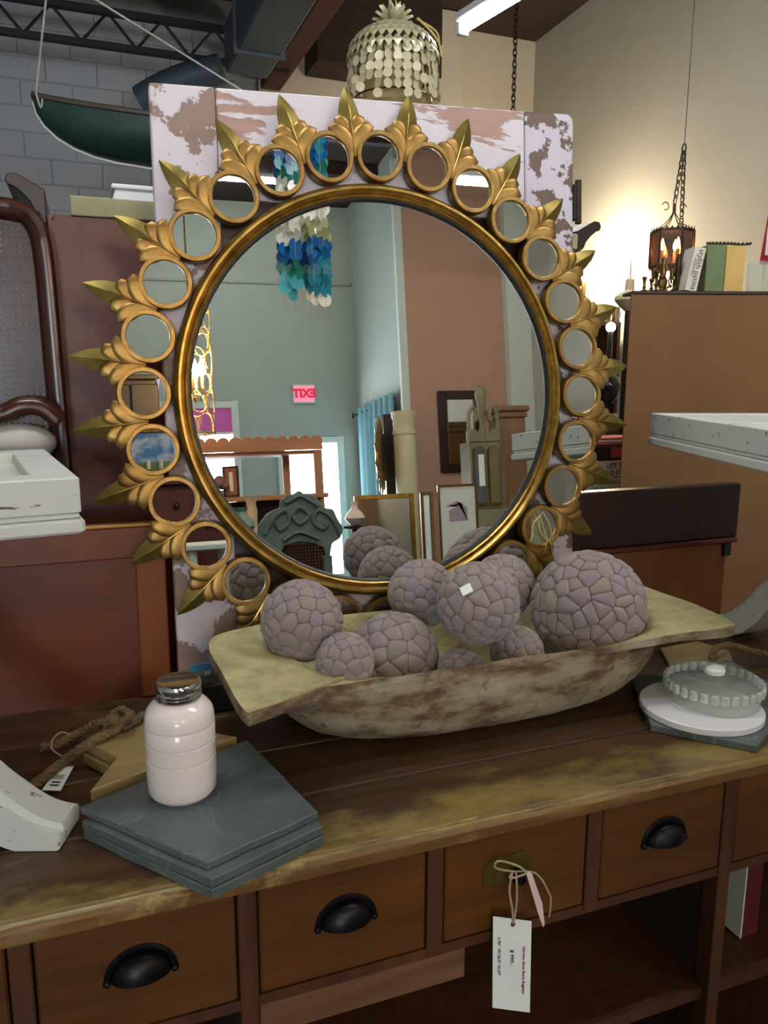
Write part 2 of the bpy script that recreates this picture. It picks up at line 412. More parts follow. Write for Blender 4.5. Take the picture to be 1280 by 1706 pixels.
struct(B((2.88, -5.05, 0), (2.972, -4.98, 5.0)).build('trim_1', trim_m, bevel=.004))
struct(B((4.16, -4.991, 0), (XR, -4.86, 5.0)).build('trim_2', trim_m, bevel=.004))
pl = pY(732, 100, 7.15); pr = pY(770, 100, 7.15)
struct(B((pl.x, 7.15, 0), (pr.x, YB, 4.78)).build('trim_3', beige_wall_m, bevel=.006))
struct(B((2.05, 7.05, 4.16), (pl.x-.02, YB-.03, 4.79)).build('trim_4', ceil_m))
struct(B((XL, 6.6, 4.36), (1.6, 6.72, 4.8)).build('trim_5', ceil_m))
# windows behind the camera, two seen in the mirror, one added unseen
def window(name, x0, x1, z0, z1, split=None, mull=True):
    o = MB()
    t = .09
    o.box((x0-t, YR, z0-t), (x0, YR+.06, z1+t)).box((x1, YR, z0-t), (x1+t, YR+.06, z1+t))
    o.box((x0, YR, z1), (x1, YR+.06, z1+t)).box((x0, YR, z0-t), (x1, YR+.06, z0))
    fr = struct(o.build(name, trim_m, bevel=.004))
    zs = split or z1
    B((x0, YR, z0), (x1, YR+.02, zs)).build('pane', win_e, fr)
    if split:
        B((x0, YR, zs+.03), (x1, YR+.02, z1)).build('tinted_pane', purple_pane, fr)
        B((x0, YR, zs), (x1, YR+.045, zs+.03)).build('transom_bar', trim_m, fr)
    if mull: B(((x0+x1)/2-.015, YR+.018, z0), ((x0+x1)/2+.015, YR+.04, zs)).build('mullion', trim_m, fr)
    return fr
purple_pane = emit('purple_tinted_pane', '#8a3a70', .22)
a = mY(385, 680, YR); b2 = mY(380, 724, YR)
window('window_1', a.x-.86, a.x, .95, a.z, split=b2.z)
a = mY(472, 738, YR); b2 = mY(560, 738, YR)
window('door_1', a.x, b2.x, .25, b2.z, mull=False)
window('window_added', -2.9, -1.5, .95, 2.6)  # extra glowing window, unseen, added for more daylight from the left
B((XL, YR, 0), (2.9, YR+.02, .12)).build('baseboard_rear', trim_m)['kind'] = 'structure'

# roof truss of the far wall
def truss(name, label, y, x0, x1, z0, h, n, r=.022):
    t = thing(name, label, 'roof truss', (x0, y, z0))
    B((x0, y-.03, z0), (x1, y+.03, z0+.045)).build('lower_chord', steel, t, world=True)
    B((x0, y-.03, z0+h), (x1, y+.03, z0+h+.05)).build('upper_chord', steel, t, world=True)
    for i in range(n):
        xa, xb = x0+(x1-x0)*i/n, x0+(x1-x0)*(i+1)/n
        za, zb = (z0+.03, z0+h+.02) if i % 2 == 0 else (z0+h+.02, z0+.03)
        MB().tube([(xa, y, za), (xb, y, zb)], r*.55, 6).build('web_bar', steel, t, world=True)
    return t
a = pY(0, 62, 6.9)
truss('roof_truss', 'black steel bar truss under the ceiling above the grey block wall', 6.9, -3.5, 1.75, a.z+.02, .24, 26)
truss('roof_truss', 'black steel bar truss crossing the room behind, seen in upper mirror medallions', -3.0, .6, 4.3, 4.2, .35, 10, .04)
# blue grey duct and brown beam
d0, d1 = pZ(440, 150, 3.72), pZ(650, -180, 3.72)
t = thing('air_duct', 'long blue grey boxed duct hanging under the dark ceiling', 'duct', (1.3, 5, 3.72))
dm = MB(); q = [(-.17, -.16), (.17, -.16), (.17, .16), (-.17, .16)]
B((1.13, 3.6, 3.72), (1.46, 6.4, 4.06)).build('duct_body', duct_m, t, world=True, bevel=.02)
for y in (3.9, 4.9, 5.9): B((1.11, y, 3.70), (1.48, y+.03, 4.08)).build('flange', duct_m, t, world=True)
for y in (4.2, 5.7):
    MB().tube([(1.29, y, 4.06), (1.29, y, ceil_z(y))], .012, 6).build('hanger_rod', steel, t, world=True)
MB().tube(bez((1.13, 6.55, 3.8), (.8, 6.7, 3.75), (.55, 6.85, 3.6), 8), .11, 10).build('branch_pipe', duct_m, t, smooth=True, world=True)
t = tag(B((1.62, 4.6, 3.98), (1.80, 7.4, 4.22)).build('ceiling_beam', wood('red_brown_beam', '#3a1c14', '#54281c', None, 'y', 2, .7), bevel=.01), 'red brown timber beam beside the blue grey duct', 'beam')

# fluorescent lights
def fluorescent(p, q, label):
    p, q = V(p), V(q); d = q-p; c = (p+q)/2; ang = math.atan2(d.y, d.x); h = d.length/2
    t = thing('fluorescent_light', label, 'ceiling light', c, ang, 'fluorescent lights under the ceiling')
    B((-h, -.05, .025), (h, .05, .07)).build('housing', foam, t, bevel=.008)
    MB().tube([(-h+.03, 0, 0), (h-.03, 0, 0)], .024, 8).build('tube', tube_e, t, smooth=True)
    for s in (-1, 1):
        B((s*h-.02, -.03, -.03), (s*h+.02, .03, .04)).build('socket', foam, t, bevel=.004)
        MB().tube([(s*h*.8, 0, .07), (s*h*.8, 0, ceil_z(c.y)-c.z)], .004, 5).build('hanger_wire', steel, t)
    return t
a, b2 = pZ(770, 49, 3.27), pZ(850, 0, 3.27)
dd = (b2-a).normalized()
fluorescent(a, a+dd*1.25, 'bright fluorescent tube hanging at the top beside the pale pilaster')
fluorescent((-.8, 1.35, 3.4), (.45, 1.35, 3.4), 'fluorescent tube above the left end of the counter')
fluorescent((1.1, .7, 3.4), (2.35, .7, 3.4), 'fluorescent tube above the right end of the counter')
fluorescent((.4, -5.0, 4.65), (1.65, -5.0, 4.65), 'added fluorescent tube, out of sight, brightening the grey green wall')  # unseen fixture added to lift the rear wall's brightness
fluorescent((-2.2, -3.4, 3.6), (-.9, -3.4, 3.6), 'added unseen fluorescent tube brightening the room behind the camera')  # fill light added behind the camera, no such fixture seen
fluorescent((2.4, -2.2, 3.6), (3.7, -2.2, 3.6), 'added unseen fluorescent tube brightening the room before the peach wall')  # second added fill light for the rear of the room

# ================================================================== shop counter
CT = .84; Y0, Y1 = .993, 1.685
XD = [.174+.2985*k for k in range(-3, 7)]
cx0, cx1 = XD[0]-.03, XD[-1]+.03
ct = thing('shop_counter', 'long worn wooden shop counter with drawers and open compartments below', 'counter', ((cx0+cx1)/2, 1.33, 0))
dp = (Y1-Y0)/4
for i in range(4):
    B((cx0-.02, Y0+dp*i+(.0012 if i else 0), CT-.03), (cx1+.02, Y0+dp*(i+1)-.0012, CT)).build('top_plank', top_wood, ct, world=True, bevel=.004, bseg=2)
# worn front edge strip (its own rounded lip)
em = MB(); n = 90
for i in range(n+1):
    x = cx0-.02+(cx1-cx0+.04)*i/n; w_ = .004*noise.noise(V((x*14, 0, 0)))+.002*noise.noise(V((x*55, 3, 0)))
    em.v += [(x, Y0+.001, CT-.030), (x, Y0-.004, CT-.028), (x, Y0-.005+w_*.5, CT-.010), (x, Y0+.002-w_, CT-.002), (x, Y0+.012+w_, CT+.0012), (x, Y0+.014+w_, CT-.004)]
for i in range(n):
    for k in range(6): em.f.append((i*6+k, i*6+(k+1) % 6, i*6+6+(k+1) % 6, i*6+6+k))
em.build('worn_front_edge', edge_wood, ct, world=True, smooth=True)
# carcass
B((cx0, Y1-.03, .05), (cx1, Y1-.01, CT-.03)).build('back_board', inner_wood, ct, world=True)
B((cx0, Y0+.03, .33), (cx1, Y1-.03, .355)).build('lower_shelf', dark_frame_wood, ct, world=True)
B((cx0, Y0+.03, .05), (cx1, Y1-.03, .07)).build('bottom_board', dark_frame_wood, ct, world=True)
B((cx0, Y0+.03, .60), (cx1, Y1-.03, .612)).build('drawer_bottom_board', inner_wood, ct, world=True)
for k, x in enumerate(XD):
    full = k in (0, 3, 6, 9)
    B((x-.014, Y0+.012, .0 if full else .612), (x+.014, Y0+.05, CT-.03)).build('post', dark_frame_wood, ct, world=True, bevel=.002)
    if full: B((x-.011, Y0+.05, .05), (x+.011, Y1-.03, .60)).build('partition', inner_wood, ct, world=True)
B((cx0, Y0+.016, .606), (cx1, Y0+.045, .624)).build('drawer_rail', dark_frame_wood, ct, world=True)
B((XD[3]+.014, Y0+.02, .545), (XD[4]+.06, Y0+.045, .607)).build('lower_rail', rail_wood, ct, world=True, bevel=.003)
def cup_pull():
    mb = MB(); a, c, d, nu, nv = .041, .036, .026, 14, 6
    for s in (1, .86):
        base = len(mb.v)
        for i in range(nu+1):
            u = PI*i/nu
            for j in range(nv+1):
                v_ = PI/2*j/nv
                mb.v.append((a*s*math.cos(u), -d*s*math.sin(u)*math.sin(v_), c*s*math.sin(u)*math.cos(v_)))
        for i in range(nu):
            for j in range(nv):
                q = (base+i*(nv+1)+j, base+(i+1)*(nv+1)+j, base+(i+1)*(nv+1)+j+1, base+i*(nv+1)+j+1)
                mb.f.append(q if s == 1 else q[::-1])
    # flange arch on the drawer face
    pts = [(a*1.1*math.cos(PI*i/16), -.001, c*1.16*math.sin(PI*i/16)) for i in range(17)]
    mb.tube(pts, .0042, 6)
    for s in (-1, 1): mb.sphere((s*a*1.1, -.002, -.002), .006, 8, 5)
    return mb
cup = cup_pull()
for k in range(9):
    xa, xb = XD[k]+.017, XD[k+1]-.017
    dr = B((xa, Y0+.013, .628), (xb, Y0+.04, CT-.033)).build('drawer', drawer_wood, ct, world=True, bevel=.003)
    if k != 4:
        cp = MB(); cp.v = [(x+(xa+xb)/2, y+Y0+.013, z+.714) for x, y, z in cup.v]; cp.f = cup.f
        cp.build('cup_pull', blackmetal, dr, world=True, smooth=True)
    else:
        c4 = (xa+xb)/2
        kp = MB().prism([(-.045, .012), (-.03, .026), (.03, .026), (.045, .012), (.045, -.02), (-.045, -.02)], 0, .002, Mat((c4-.02, Y0+.0125, .735), rx=PI/2)).build('key_plate', olive_gold, dr, world=True)
        MB().lathe([(.012, 0), (.013, .01), (.008, .02), (.0, .022)], 12, Mat((c4-.005, Y0+.011, .722), rx=PI/2)).build('lock_knob', blackmetal, dr, world=True, smooth=True)
# price tag tied to the lock
p = [pY(x, y, Y0-.012) for x, y in ((822, 1527), (886, 1535), (883, 1687), (821, 1679))]
tg = thing('price_tag', 'large white handwritten price tag hanging by twine from drawer lock', 'tag', p[3])
ax, ay = (p[1]-p[0]).normalized(), None
nrm = (p[1]-p[0]).cross(p[3]-p[0]).normalized()
if nrm.y > 0: nrm = -nrm
mb = MB(); mb.add([q for q in p]+[q+V((0, .0012, 0)) for q in p], [(0, 1, 2, 3), (7, 6, 5, 4), (0, 4, 5, 1), (1, 5, 6, 2), (2, 6, 7, 3), (3, 7, 4, 0)])
mb.build('tag_paper', paper, tg, world=True)
down = (p[3]-p[0]).normalized(); side = (p[1]-p[0]).normalized()
LT = (p[3]-p[0]).length; WT = (p[1]-p[0]).length
def tag_text(body, fu, fv, size, mat):
    c = p[0]+side*(WT*fu)+down*(LT*fv)+V((0, -.0012, 0))-tg.location
    up_ = side; xx = down; zz = xx.cross(up_).normalized()
    M = Matrix(((xx.x, up_.x, zz.x, c.x), (xx.y, up_.y, zz.y, c.y), (xx.z, up_.z, zz.z, c.z), (0, 0, 0, 1)))
    text(body, size, mat, tg, M @ Matrix.Shear('XY', 4, (.2, 0)) if False else M)
tag_text('German Shoe Store Register', .80, .55, .0078, redink)
tag_text('$ 999.-', .48, .42, .0105, ink)
tag_text('L-96"  W-26.5"  H-33"', .15, .42, .0078, ink)
hole = p[0]+side*(WT*.5)+down*(LT*.05)+V((0, -.001, 0))
MB().lathe([(.004, 0), (.004, .0012)], 12, Matrix.Translation(hole) @ Matrix.Rotation(PI/2, 4, 'X')).build('punched_hole', black, tg, world=True)
kn = pY(855, 1452, Y0-.006)
for dx in (-.004, .003):
    MB().tube(catmull([hole, hole+V((dx, -.003, .03)), kn+V((dx*2, -.004, -.03)), kn+V((dx, -.004, 0))], 5), .0018, 5).build('twine', twine, tg, world=True, smooth=True)
MB().tube(catmull([kn, kn+V((-.035, -.004, .018)), kn+V((-.03, -.006, .03)), kn+V((.005, -.004, .012)), kn+V((.02, -.006, -.004)), kn+V((-.01, -.008, -.004)), kn], 5), .0018, 5).build('twine_knot', twine, tg, world=True, smooth=True)
MB().tube(catmull([kn, pY(893, 1455, Y0-.01), pY(915, 1488, Y0-.01), pY(918, 1505, Y0-.01), pY(915, 1528, Y0-.01)], 5), .0016, 5).build('twine_end', twine, tg, world=True, smooth=True)
q = [pY(x, y, Y0-.016) for x, y in ((877, 1455), (884, 1460), (901, 1510), (905, 1545), (897, 1522))]
mb = MB(); mb.add([v for v in q]+[v+V((.006, .004, 0)) for v in q], [(0, 1, 2, 3, 4), (9, 8, 7, 6, 5)]+[(i, (i+1) % 5, (i+1) % 5+5, i+5) for i in range(5)])
t2 = tag(mb.build('folded_tag', pinkpaper, world=False), 'small pinkish folded tag seen edge-on beside the white price tag', 'tag')
# red book in the right compartment
a = pZ(1262, 1590, .355)
bk = thing('book', 'dark red book standing in the right open compartment', 'book', (a.x+.03, 1.15, .355))
B((a.x, 1.10, .355), (a.x+.05, 1.35, .60)).build('cover', plain('dark_red_cloth', '#5c1420', .6), bk, world=True, bevel=.002)
B((a.x-.003, 1.095, .36), (a.x+.0, 1.345, .59)).build('page_block', paper, bk, world=True)

# ================================================================== sunburst mirror
wv = MN; vv = (V((0, 0, 1))-MN*MN.z).normalized(); uv = vv.cross(wv)
TIP = .645; RM = .505
mo = thing('sunburst_mirror', 'large round gold sunburst mirror ringed with small round mirrors and leaves', 'mirror')
base = MC-vv*TIP
mo.matrix_world = Matrix(((uv.x, vv.x, wv.x, base.x), (uv.y, vv.y, wv.y, base.y), (uv.z, vv.z, wv.z, base.z), (0, 0, 0, 1)))
C0 = V((0, TIP, 0))
MB().lathe([(.0001, -.004), (.4175, -.004), (.4175, .002), (.0001, .002)], 96, Matrix.Translation(C0)).build('glass', silver, mo)
MB().lathe([(.4115, .0022), (.4185, .0022), (.4185, .012), (.4150, .012), (.4115, .0022)], 96, Matrix.Translation(C0)).build('black_inner_rim', black, mo, smooth=True)
prof = [(.417, .004), (.4175, .015), (.4205, .019), (.424, .017), (.4265, .0135), (.429, .019), (.434, .0245), (.439, .0245), (.4425, .020), (.4445, .015), (.447, .013), (.449, .006), (.449, -.012), (.417, -.012), (.417, .004)]
MB().lathe(prof, 128, Matrix.Translation(C0)).build('frame_ring', gold, mo, smooth=True)
ringp = [(.0425, .010), (.0427, .0165), (.0439, .0185), (.0512, .0185), (.0526, .0170), (.0530, .013), (.0530, -.006), (.0425, -.006), (.0425, .010)]
med = MB().lathe(ringp, 40).build('medallion_ring', gold_ring, mo, smooth=True)
mgl = MB().lathe([(.0001, -.002), (.0426, -.002), (.0426, .0115), (.0001, .0115)], 40).build('medallion_mirror', silver, med)
def petal(path, widths, bulge, m=10, ridge=False, tilt=0.):
    mb = MB(); n = len(path)
    for i in range(n):
        t = (path[min(i+1, n-1)]-path[max(i-1, 0)]); t = V((t.x, t.y)).normalized(); nn = V((-t.y, t.x)); wd = widths[i]
        for j in range(m+1):
            s = -1+2*j/m
            h = (1-abs(s)) if ridge else (1-s**4)
            k = min(1, wd/max(widths))
            mb.v.append((path[i].x+nn.x*wd*s, path[i].y+nn.y*wd*s, path[i].z+bulge*k*h+tilt*s*wd))
        mb.v.append((path[i].x, path[i].y, path[i].z-.008))
    r = m+2
    for i in range(n-1):
        for j in range(m): mb.f.append((i*r+j, i*r+j+1, (i+1)*r+j+1, (i+1)*r+j))
        mb.f.append((i*r+m, i*r+m+1, (i+1)*r+m+1, (i+1)*r+m)); mb.f.append((i*r+m+1, i*r, (i+1)*r, (i+1)*r+m+1))
    for i in (0, n-1): mb.f.append(tuple(i*r+j for j in range(r)))
    return mb
def widthfn(n, peak, wmax, tipw=.0006, basew=.003):
    o = []
    for i in range(n+1):
        t = i/n
        if t < peak: o.append(basew+(wmax-basew)*math.sin(t/peak*PI/2)**1.2)
        else: o.append(max(tipw, wmax*math.sqrt(max(0, 1-((t-peak)/(1-peak))**2))))
    return o
leaf_path = [V((0, .040+.105*i/12, .001+.004*math.sin(i/12*PI))) for i in range(13)]
lw = [.0235*math.sin(PI*min(1, (.22+.78*i/12)))**.85 if i < 12 else .0005 for i in range(13)]
leaf = petal(leaf_path, lw, .010, 6, True).build('leaf', olive_gold, mo, smooth=True)
parts = []
for s in (1, -1):
    up_p = [V((s*q.x, q.y, .009)) for q in bez((.001, .020, 0), (.004, .064, 0), (.032, .081, 0), 10)]
    lo_p = [V((s*q.x, q.y, .0125)) for q in bez((.001, .000, 0), (.003, .048, 0), (.050, .061, 0), 10)]
    parts.append(petal(up_p, widthfn(10, .70, .0175), .006).build('petal', gold_ring, leaf, smooth=True))
    parts.append(petal(lo_p, widthfn(10, .68, .0180), .0065).build('petal', gold_ring, leaf, smooth=True))
MB().tube([V((0, .0, .016)), V((0, .05, .0165)), V((0, .09, .0155)), V((0, .138, .003))], [.0012, .0018, .0014, .0006], 6).build('midrib', gold, leaf, smooth=True)
PH = -.907
for k in range(28):
    th = PH+2*PI*k/28
    o = med if k == 0 else copy_tree(med, mo)
    o.location = C0+V((RM*math.cos(th), RM*math.sin(th), 0))
    tl = th+PI/28
    l = leaf if k == 0 else copy_tree(leaf, mo)
    l.location = C0+V(((RM-.003)*math.cos(tl), (RM-.003)*math.sin(tl), 0)); l.rotation_euler = (0, 0, tl-PI/2)

# ================================================================== chipped door behind the mirror
dr = thing('old_panel_door', 'old chipped white painted door leaning behind the gold sunburst mirror', 'door')
db = base.copy(); db.x = 0; dshift = -MN*.0
dr.matrix_world = Matrix(((uv.x, vv.x, wv.x, base.x), (uv.y, vv.y, wv.y, base.y), (uv.z, vv.z, wv.z, base.z), (0, 0, 0, 1)))
def dl(x): return x-base.x
xl, xa, xb, xr = dl(.150), dl(.281), dl(.988), dl(1.118)
W0, W1 = -.062, -.022
def slab(poly, w0, w1, name, mat, par, bev=.003): return MB().prism(poly, w0, w1).build(name, mat, par, bevel=bev)
tl_, tr_ = 1.262, 1.300
def ztop(x): return tl_+(tr_-tl_)*(x-xl)/(xr-xl)
slab([(xl, .010), (xa-.0015, .010), (xa-.0015, ztop(xa)), (xl, ztop(xl))], W0, W1, 'stile', door_paint, dr)
slab([(xb+.0015, .010), (xr, .010), (xr, ztop(xr)-.012), (xr-.012, ztop(xr)), (xb+.0015, ztop(xb))], W0, W1, 'stile', door_paint_r, dr)
slab([(xa, 1.05), (xb, 1.05), (xb, ztop(xb)), (xa, ztop(xa))], W0, W1-.001, 'top_rail', door_paint_h, dr)
slab([(xa, .010), (xb, .010), (xb, .22), (xa, .22)], W0, W1-.001, 'bottom_rail', door_paint_h, dr)
slab([(xa, .22), (xb, .22), (xb, 1.05), (xa, 1.05)], W0+.01, W1-.018, 'panel', maho_dark, dr, 0)
hx = dl(1.118)
h = MB().box((hx, 1.06, -.05), (hx+.012, 1.14, -.018)); h.tube([(hx+.012, 1.05, -.02), (hx+.012, 1.15, -.02)], .008, 8)
h.build('hinge', rust, dr)

# ================================================================== dough bowl
bw = thing('dough_bowl', 'long carved wooden dough bowl with flared ends full of balls', 'bowl', (.72, 1.385, CT+.0006))
RZ = 1.02; bc = V((.715, 1.385))
outline = catmull([(.209, 1.118, 0), (.265, 1.145, 0), (.335, 1.185, 0), (.45, 1.205, 0), (.70, 1.207, 0), (.95, 1.203, 0), (1.10, 1.196, 0), (1.205, 1.182, 0), (1.232, 1.20, 0), (1.250, 1.33, 0), (1.238, 1.485, 0), (1.215, 1.53, 0), (1.08, 1.553, 0), (.85, 1.563, 0), (.62, 1.565, 0), (.42, 1.560, 0), (.325, 1.550, 0), (.235, 1.505, 0), (.192, 1.443, 0), (.190, 1.30, 0), (.200, 1.13, 0), (.209, 1.118, 0)], 5)[:-1]
NB = len(outline); mb_in, mb_out = MB(), MB()
def cav(p):      # how far out along this direction the hollow reaches
    d = V((p.x-bc.x, p.y-bc.y)); R = d.length
    ex = ((abs(d.x)/R/.392)**4+(abs(d.y)/R/.172)**4)**-.25
    sx = max(abs(d.x)/.53, 0)
    return min(ex/R, .955)
KI, KO = 16, 26
for i, p in enumerate(outline):
    d = V((p.x-bc.x, p.y-bc.y, 0)); c = cav(p); nz = noise.noise(V((p.x*9, p.y*9, 1)))
    endness = min(1, abs(d.x)/.5)**3
    zr = RZ+.006*nz-.012*(1-endness)+.004*endness
    e = 1-.27*endness
    b0 = .34*(1-endness)+.42*endness
    th = .014+.008*endness
    def zout(rr):
        if rr >= e: return zr-th-(1-rr)*.05*endness
        if rr <= b0: return CT+.0006
        s = (rr-b0)/(e-b0); return CT+.0006+(zr-th-(1-e)*.05*endness-CT)*(1-math.sqrt(max(0, 1-s**2.1)))**.92
    for k in range(KI+1):
        t = k/KI; rr = c*(t/.75) if t <= .75 else c+(1-c)*(t-.75)/.25
        if t <= .75: z = .862+(zr-.006-.862)*(rr/c)**5
        else: z = zr-.006+.006*((t-.75)/.25)
        z = max(z, min(zr, zout(rr)+.012)); mb_in.v.append((bc.x+d.x*rr, bc.y+d.y*rr, z+.0015*noise.noise(V((p.x*30, rr*30, 4)))))
    for k in range(KO+1):
        rr = 1-k/KO; rr = 1-(1-rr)**1.35 if False else rr
        z = zout(rr)
        R = d.length; ux, uy = d.x/R, d.y/R
        Re = min(R*.995, ((abs(ux)/.43)**3+(abs(uy)/.180)**3)**(-1/3)); Rb = (((ux)/.27)**2+((uy)/.085)**2)**-.5
        t = k/KO; zp_ = zr-th-.012*endness
        if t <= .2: f_ = t/.2; rad = R+(Re-R)*f_; z = zr-th+(zp_-zr+th)*f_
        elif t <= .9:
            an = (t-.2)/.7*PI/2; rad = Rb+(Re-Rb)*math.cos(an)**.95; z = zp_+(CT+.0006-zp_)*math.sin(an)
        else: rad = Rb*(1-(t-.9)/.1); z = CT+.0006
        z += .0022*noise.noise(V((p.x*24+rr*9, p.y*24, z*30))) if z > CT+.006 else 0
        mb_out.v.append((bc.x+ux*rad, bc.y+uy*rad, z))
for i in range(NB):
    j = (i+1) % NB
    for k in range(KI): mb_in.f.append((i*(KI+1)+k, i*(KI+1)+k+1, j*(KI+1)+k+1, j*(KI+1)+k))
    for k in range(KO): mb_out.f.append((i*(KO+1)+k, i*(KO+1)+k+1, j*(KO+1)+k+1, j*(KO+1)+k))
    a0 = len(mb_out.v)
    mb_out.v += [mb_in.v[i*(KI+1)+KI], mb_in.v[j*(KI+1)+KI]]
    mb_out.f.append((a0, a0+1, j*(KO+1), i*(KO+1)))
mb_in.build('hollow', bowl_in, bw, smooth='all', world=True)
mb_out.build('shell', bowl_out, bw, smooth=True, world=True)

# ================================================================== scaled balls
def ball_cells(n, seed):
    rnd = random.Random(seed); pts = []
    for i in range(n):
        z = 1-2*(i+.5)/n; a = i*2.399963; r = math.sqrt(1-z*z)
        pts.append(V((r*math.cos(a), r*math.sin(a), z))+V((rnd.uniform(-1, 1), rnd.uniform(-1, 1), rnd.uniform(-1, 1)))*.125)
    pts = [p.normalized() for p in pts]
    bm = bmesh.new(); vs = [bm.verts.new(p) for p in pts]
    bmesh.ops.convex_hull(bm, input=vs); bmesh.ops.triangulate(bm, faces=bm.faces[:])
    bm.verts.index_update(); cells = []
    for v in bm.verts:
        if not v.link_faces: continue
        cc = []
        for f in v.link_faces:
            a, b_, c = [q.co for q in f.verts]; nn = (b_-a).cross(c-a).normalized()
            if nn.dot(a) < 0: nn = -nn
            cc.append(nn)
        n0 = v.co.normalized(); e1 = n0.orthogonal().normalized(); e2 = n0.cross(e1)
        cc.sort(key=lambda q: math.atan2(q.dot(e2), q.dot(e1)))
        cells.append((n0, cc))
    bm.free(); return cells
def ball_proto(n, seed):
    meshes = []; rnd = random.Random(seed+50)
    for n0, cc in ball_cells(n, seed):
        # refine border so that the outline is rounded, then dome it
        ring = []
        m_ = len(cc); cen = sum(cc, V())/m_
        for i in range(m_):
            a, b_ = cc[i], cc[(i+1) % m_]
            ring += [(a*.92+(cc[i-1]+b_)*.03+cen*.02).normalized(), ((a+b_)/2).normalized()]
        size = sum((q-cen).length for q in cc)/m_
        h = rnd.uniform(.9, 1.12); tz = rnd.uniform(-.010, .018)
        vs, fs = [], []; R_ = len(ring)
        for lvl, (sc, rad) in enumerate(((1.0, .95), (1.0, .990+tz*.3), (.90, 1.004+tz*.7), (.55, 1.0+.022*h*size/.22+tz), )):
            for q in ring: vs.append(((cen+(q-cen)*sc).normalized())*rad)
        vs.append(cen.normalized()*(1.0+.030*h*size/.22+tz))
        for l in range(3):
            for i in range(R_):
                j = (i+1) % R_; fs.append((l*R_+i, l*R_+j, (l+1)*R_+j, (l+1)*R_+i))
        for i in range(R_): fs.append((3*R_+i, 3*R_+(i+1) % R_, 4*R_))
        me = bpy.data.meshes.new('scale'); me.from_pydata([tuple(q) for q in vs], [], fs); me.shade_smooth(); me.materials.append(ball_mat)
        meshes.append(me)
    return meshes
core = MB().sphere((0, 0, 0), .972, 20, 14); 
core_me = None
protos = {'m': ball_proto(96, 3), 'n': ball_proto(84, 11), 's': ball_proto(60, 21), 'l': ball_proto(170, 31)}
BALLS = [  # pixel centre, pixel radius, depth, prototype, label
 (503, 1034, 70, 1.377, 'm', 'mauve scaled ball standing alone at the left end of the bowl'),
 (575, 1102, 50, 1.262, 's', 'small pinkish scaled ball at the front left rim of the bowl'),
 (657, 1094, 76, 1.378, 'n', 'grey scaled ball lying low in the bowl beside the small pinkish ball'),
 (703, 988, 58, 1.49, 'm', 'mauve scaled ball at the back, left of the ball with the price sticker'),
 (797, 1005, 71, 1.275, 'm', 'mauve scaled ball at the front centre carrying a small white price sticker'),
 (838, 975, 54, 1.503, 'n', 'scaled ball half hidden at the back between stickered ball and the biggest ball'),
 (980, 1012, 97, 1.349, 'l', 'biggest grey mauve scaled ball at the right end of the bowl'),
 (862, 1086, 45, 1.295, 's', 'small scaled ball mostly hidden below the stickered and the biggest ball'),
 (770, 1118, 42, 1.278, 's', 'small scaled ball just showing over the front rim below the stickered ball'),
]
for i, (px, py, rp, yy, kd, lab) in enumerate(BALLS):
    c = pY(px, py, yy); r = rp*(c-CAM).dot(_f)/F_PX
    bo = thing('scaled_ball', lab, 'decorative ball', c, 0, 'scaled balls in the dough bowl')
    rnd = random.Random(100+i); bo.rotation_euler = (rnd.uniform(0, 6), rnd.uniform(0, 6), rnd.uniform(0, 6)); s_ = r/1.045
    bo.scale = (s_, s_, s_)
    if core_me is None:
        co = core.build('core', ball_core, bo, smooth='all'); core_me = co.data
    else: link('core', core_me, bo)
    for me in protos[kd]: link('scale', me, bo)
c = pY(797, 1005, 1.275); sp = pY(764, 967, 1.20)
dn = (sp-c).normalized(); rr = 71*(c-CAM).dot(_f)/F_PX*1.012
e1 = (V((1, 0, .12))-dn*dn.dot(V((1, 0, .12)))).normalized(); e2 = dn.cross(e1); s0 = c+dn*rr
st = MB(); q4 = [s0+e1*(a*.0105)+e2*(b_*.0085) for a, b_ in ((-1, -1), (1, -1), (1, 1), (-1, 1))]
st.add(q4+[q-dn*.004 for q in q4], [(0, 1, 2, 3), (7, 6, 5, 4), (0, 4, 5, 1), (1, 5, 6, 2), (2, 6, 7, 3), (3, 7, 4, 0)])
tag(st.build('price_sticker', paper), 'small white price sticker on the front centre ball', 'sticker')

# ================================================================== bottle, slates and boards on the counter
tp = [pZ(*q, .882) for q in ((133, 1344), (345, 1437), (530, 1352), (412, 1232))]
def slate_slab(poly, z0, z1, label, grp='square slate boards'):
    mb = MB(); n = len(poly); pts = []
    for i in range(n):
        a, b_ = V(poly[i]), V(poly[(i+1) % n])
        for k in range(6):
            q = a.lerp(b_, k/6); j = .0016 if k else 0
            pts.append((q.x+random.uniform(-j, j), q.y+random.uniform(-j, j)))
    return tag(mb.prism(pts, z0, z1).build('slate_board', slate, bevel=.0012), label, 'slate board', grp)
poly = [(q.x, q.y) for q in tp]
slate_slab(poly, .870, .882, 'topmost grey green slate board under the white ceramic jar')
slate_slab([(x+.002, y-.020) for x, y in poly], .8555, .8695, 'middle slate board of the stack under the white ceramic jar')
slate_slab([(x+.003, y-.022) for x, y in poly], .8405, .855, 'lowest slate board of the stack, lying on the counter')
jb = pZ(305, 1318, .882)
jar = thing('ceramic_jar', 'white glazed ceramic jar with ridged body and chrome screw lid', 'jar', jb)
k = .0535
MB().lathe([(.0001, 0), (.044, 0), (.0475, .003), (k-.001, .010), (k, .030), (k, .0625), (k-.0016, .0645), (k, .0665), (k, .0895), (k-.0016, .0915), (k, .0935), (k, .116), (k-.0014, .1180), (k, .120), (k-.001, .132), (.050, .141), (.044, .149), (.036, .155), (.0325, .158), (.032, .166), (.0001, .166)], 64).build('body', ceramic, jar, smooth=True)
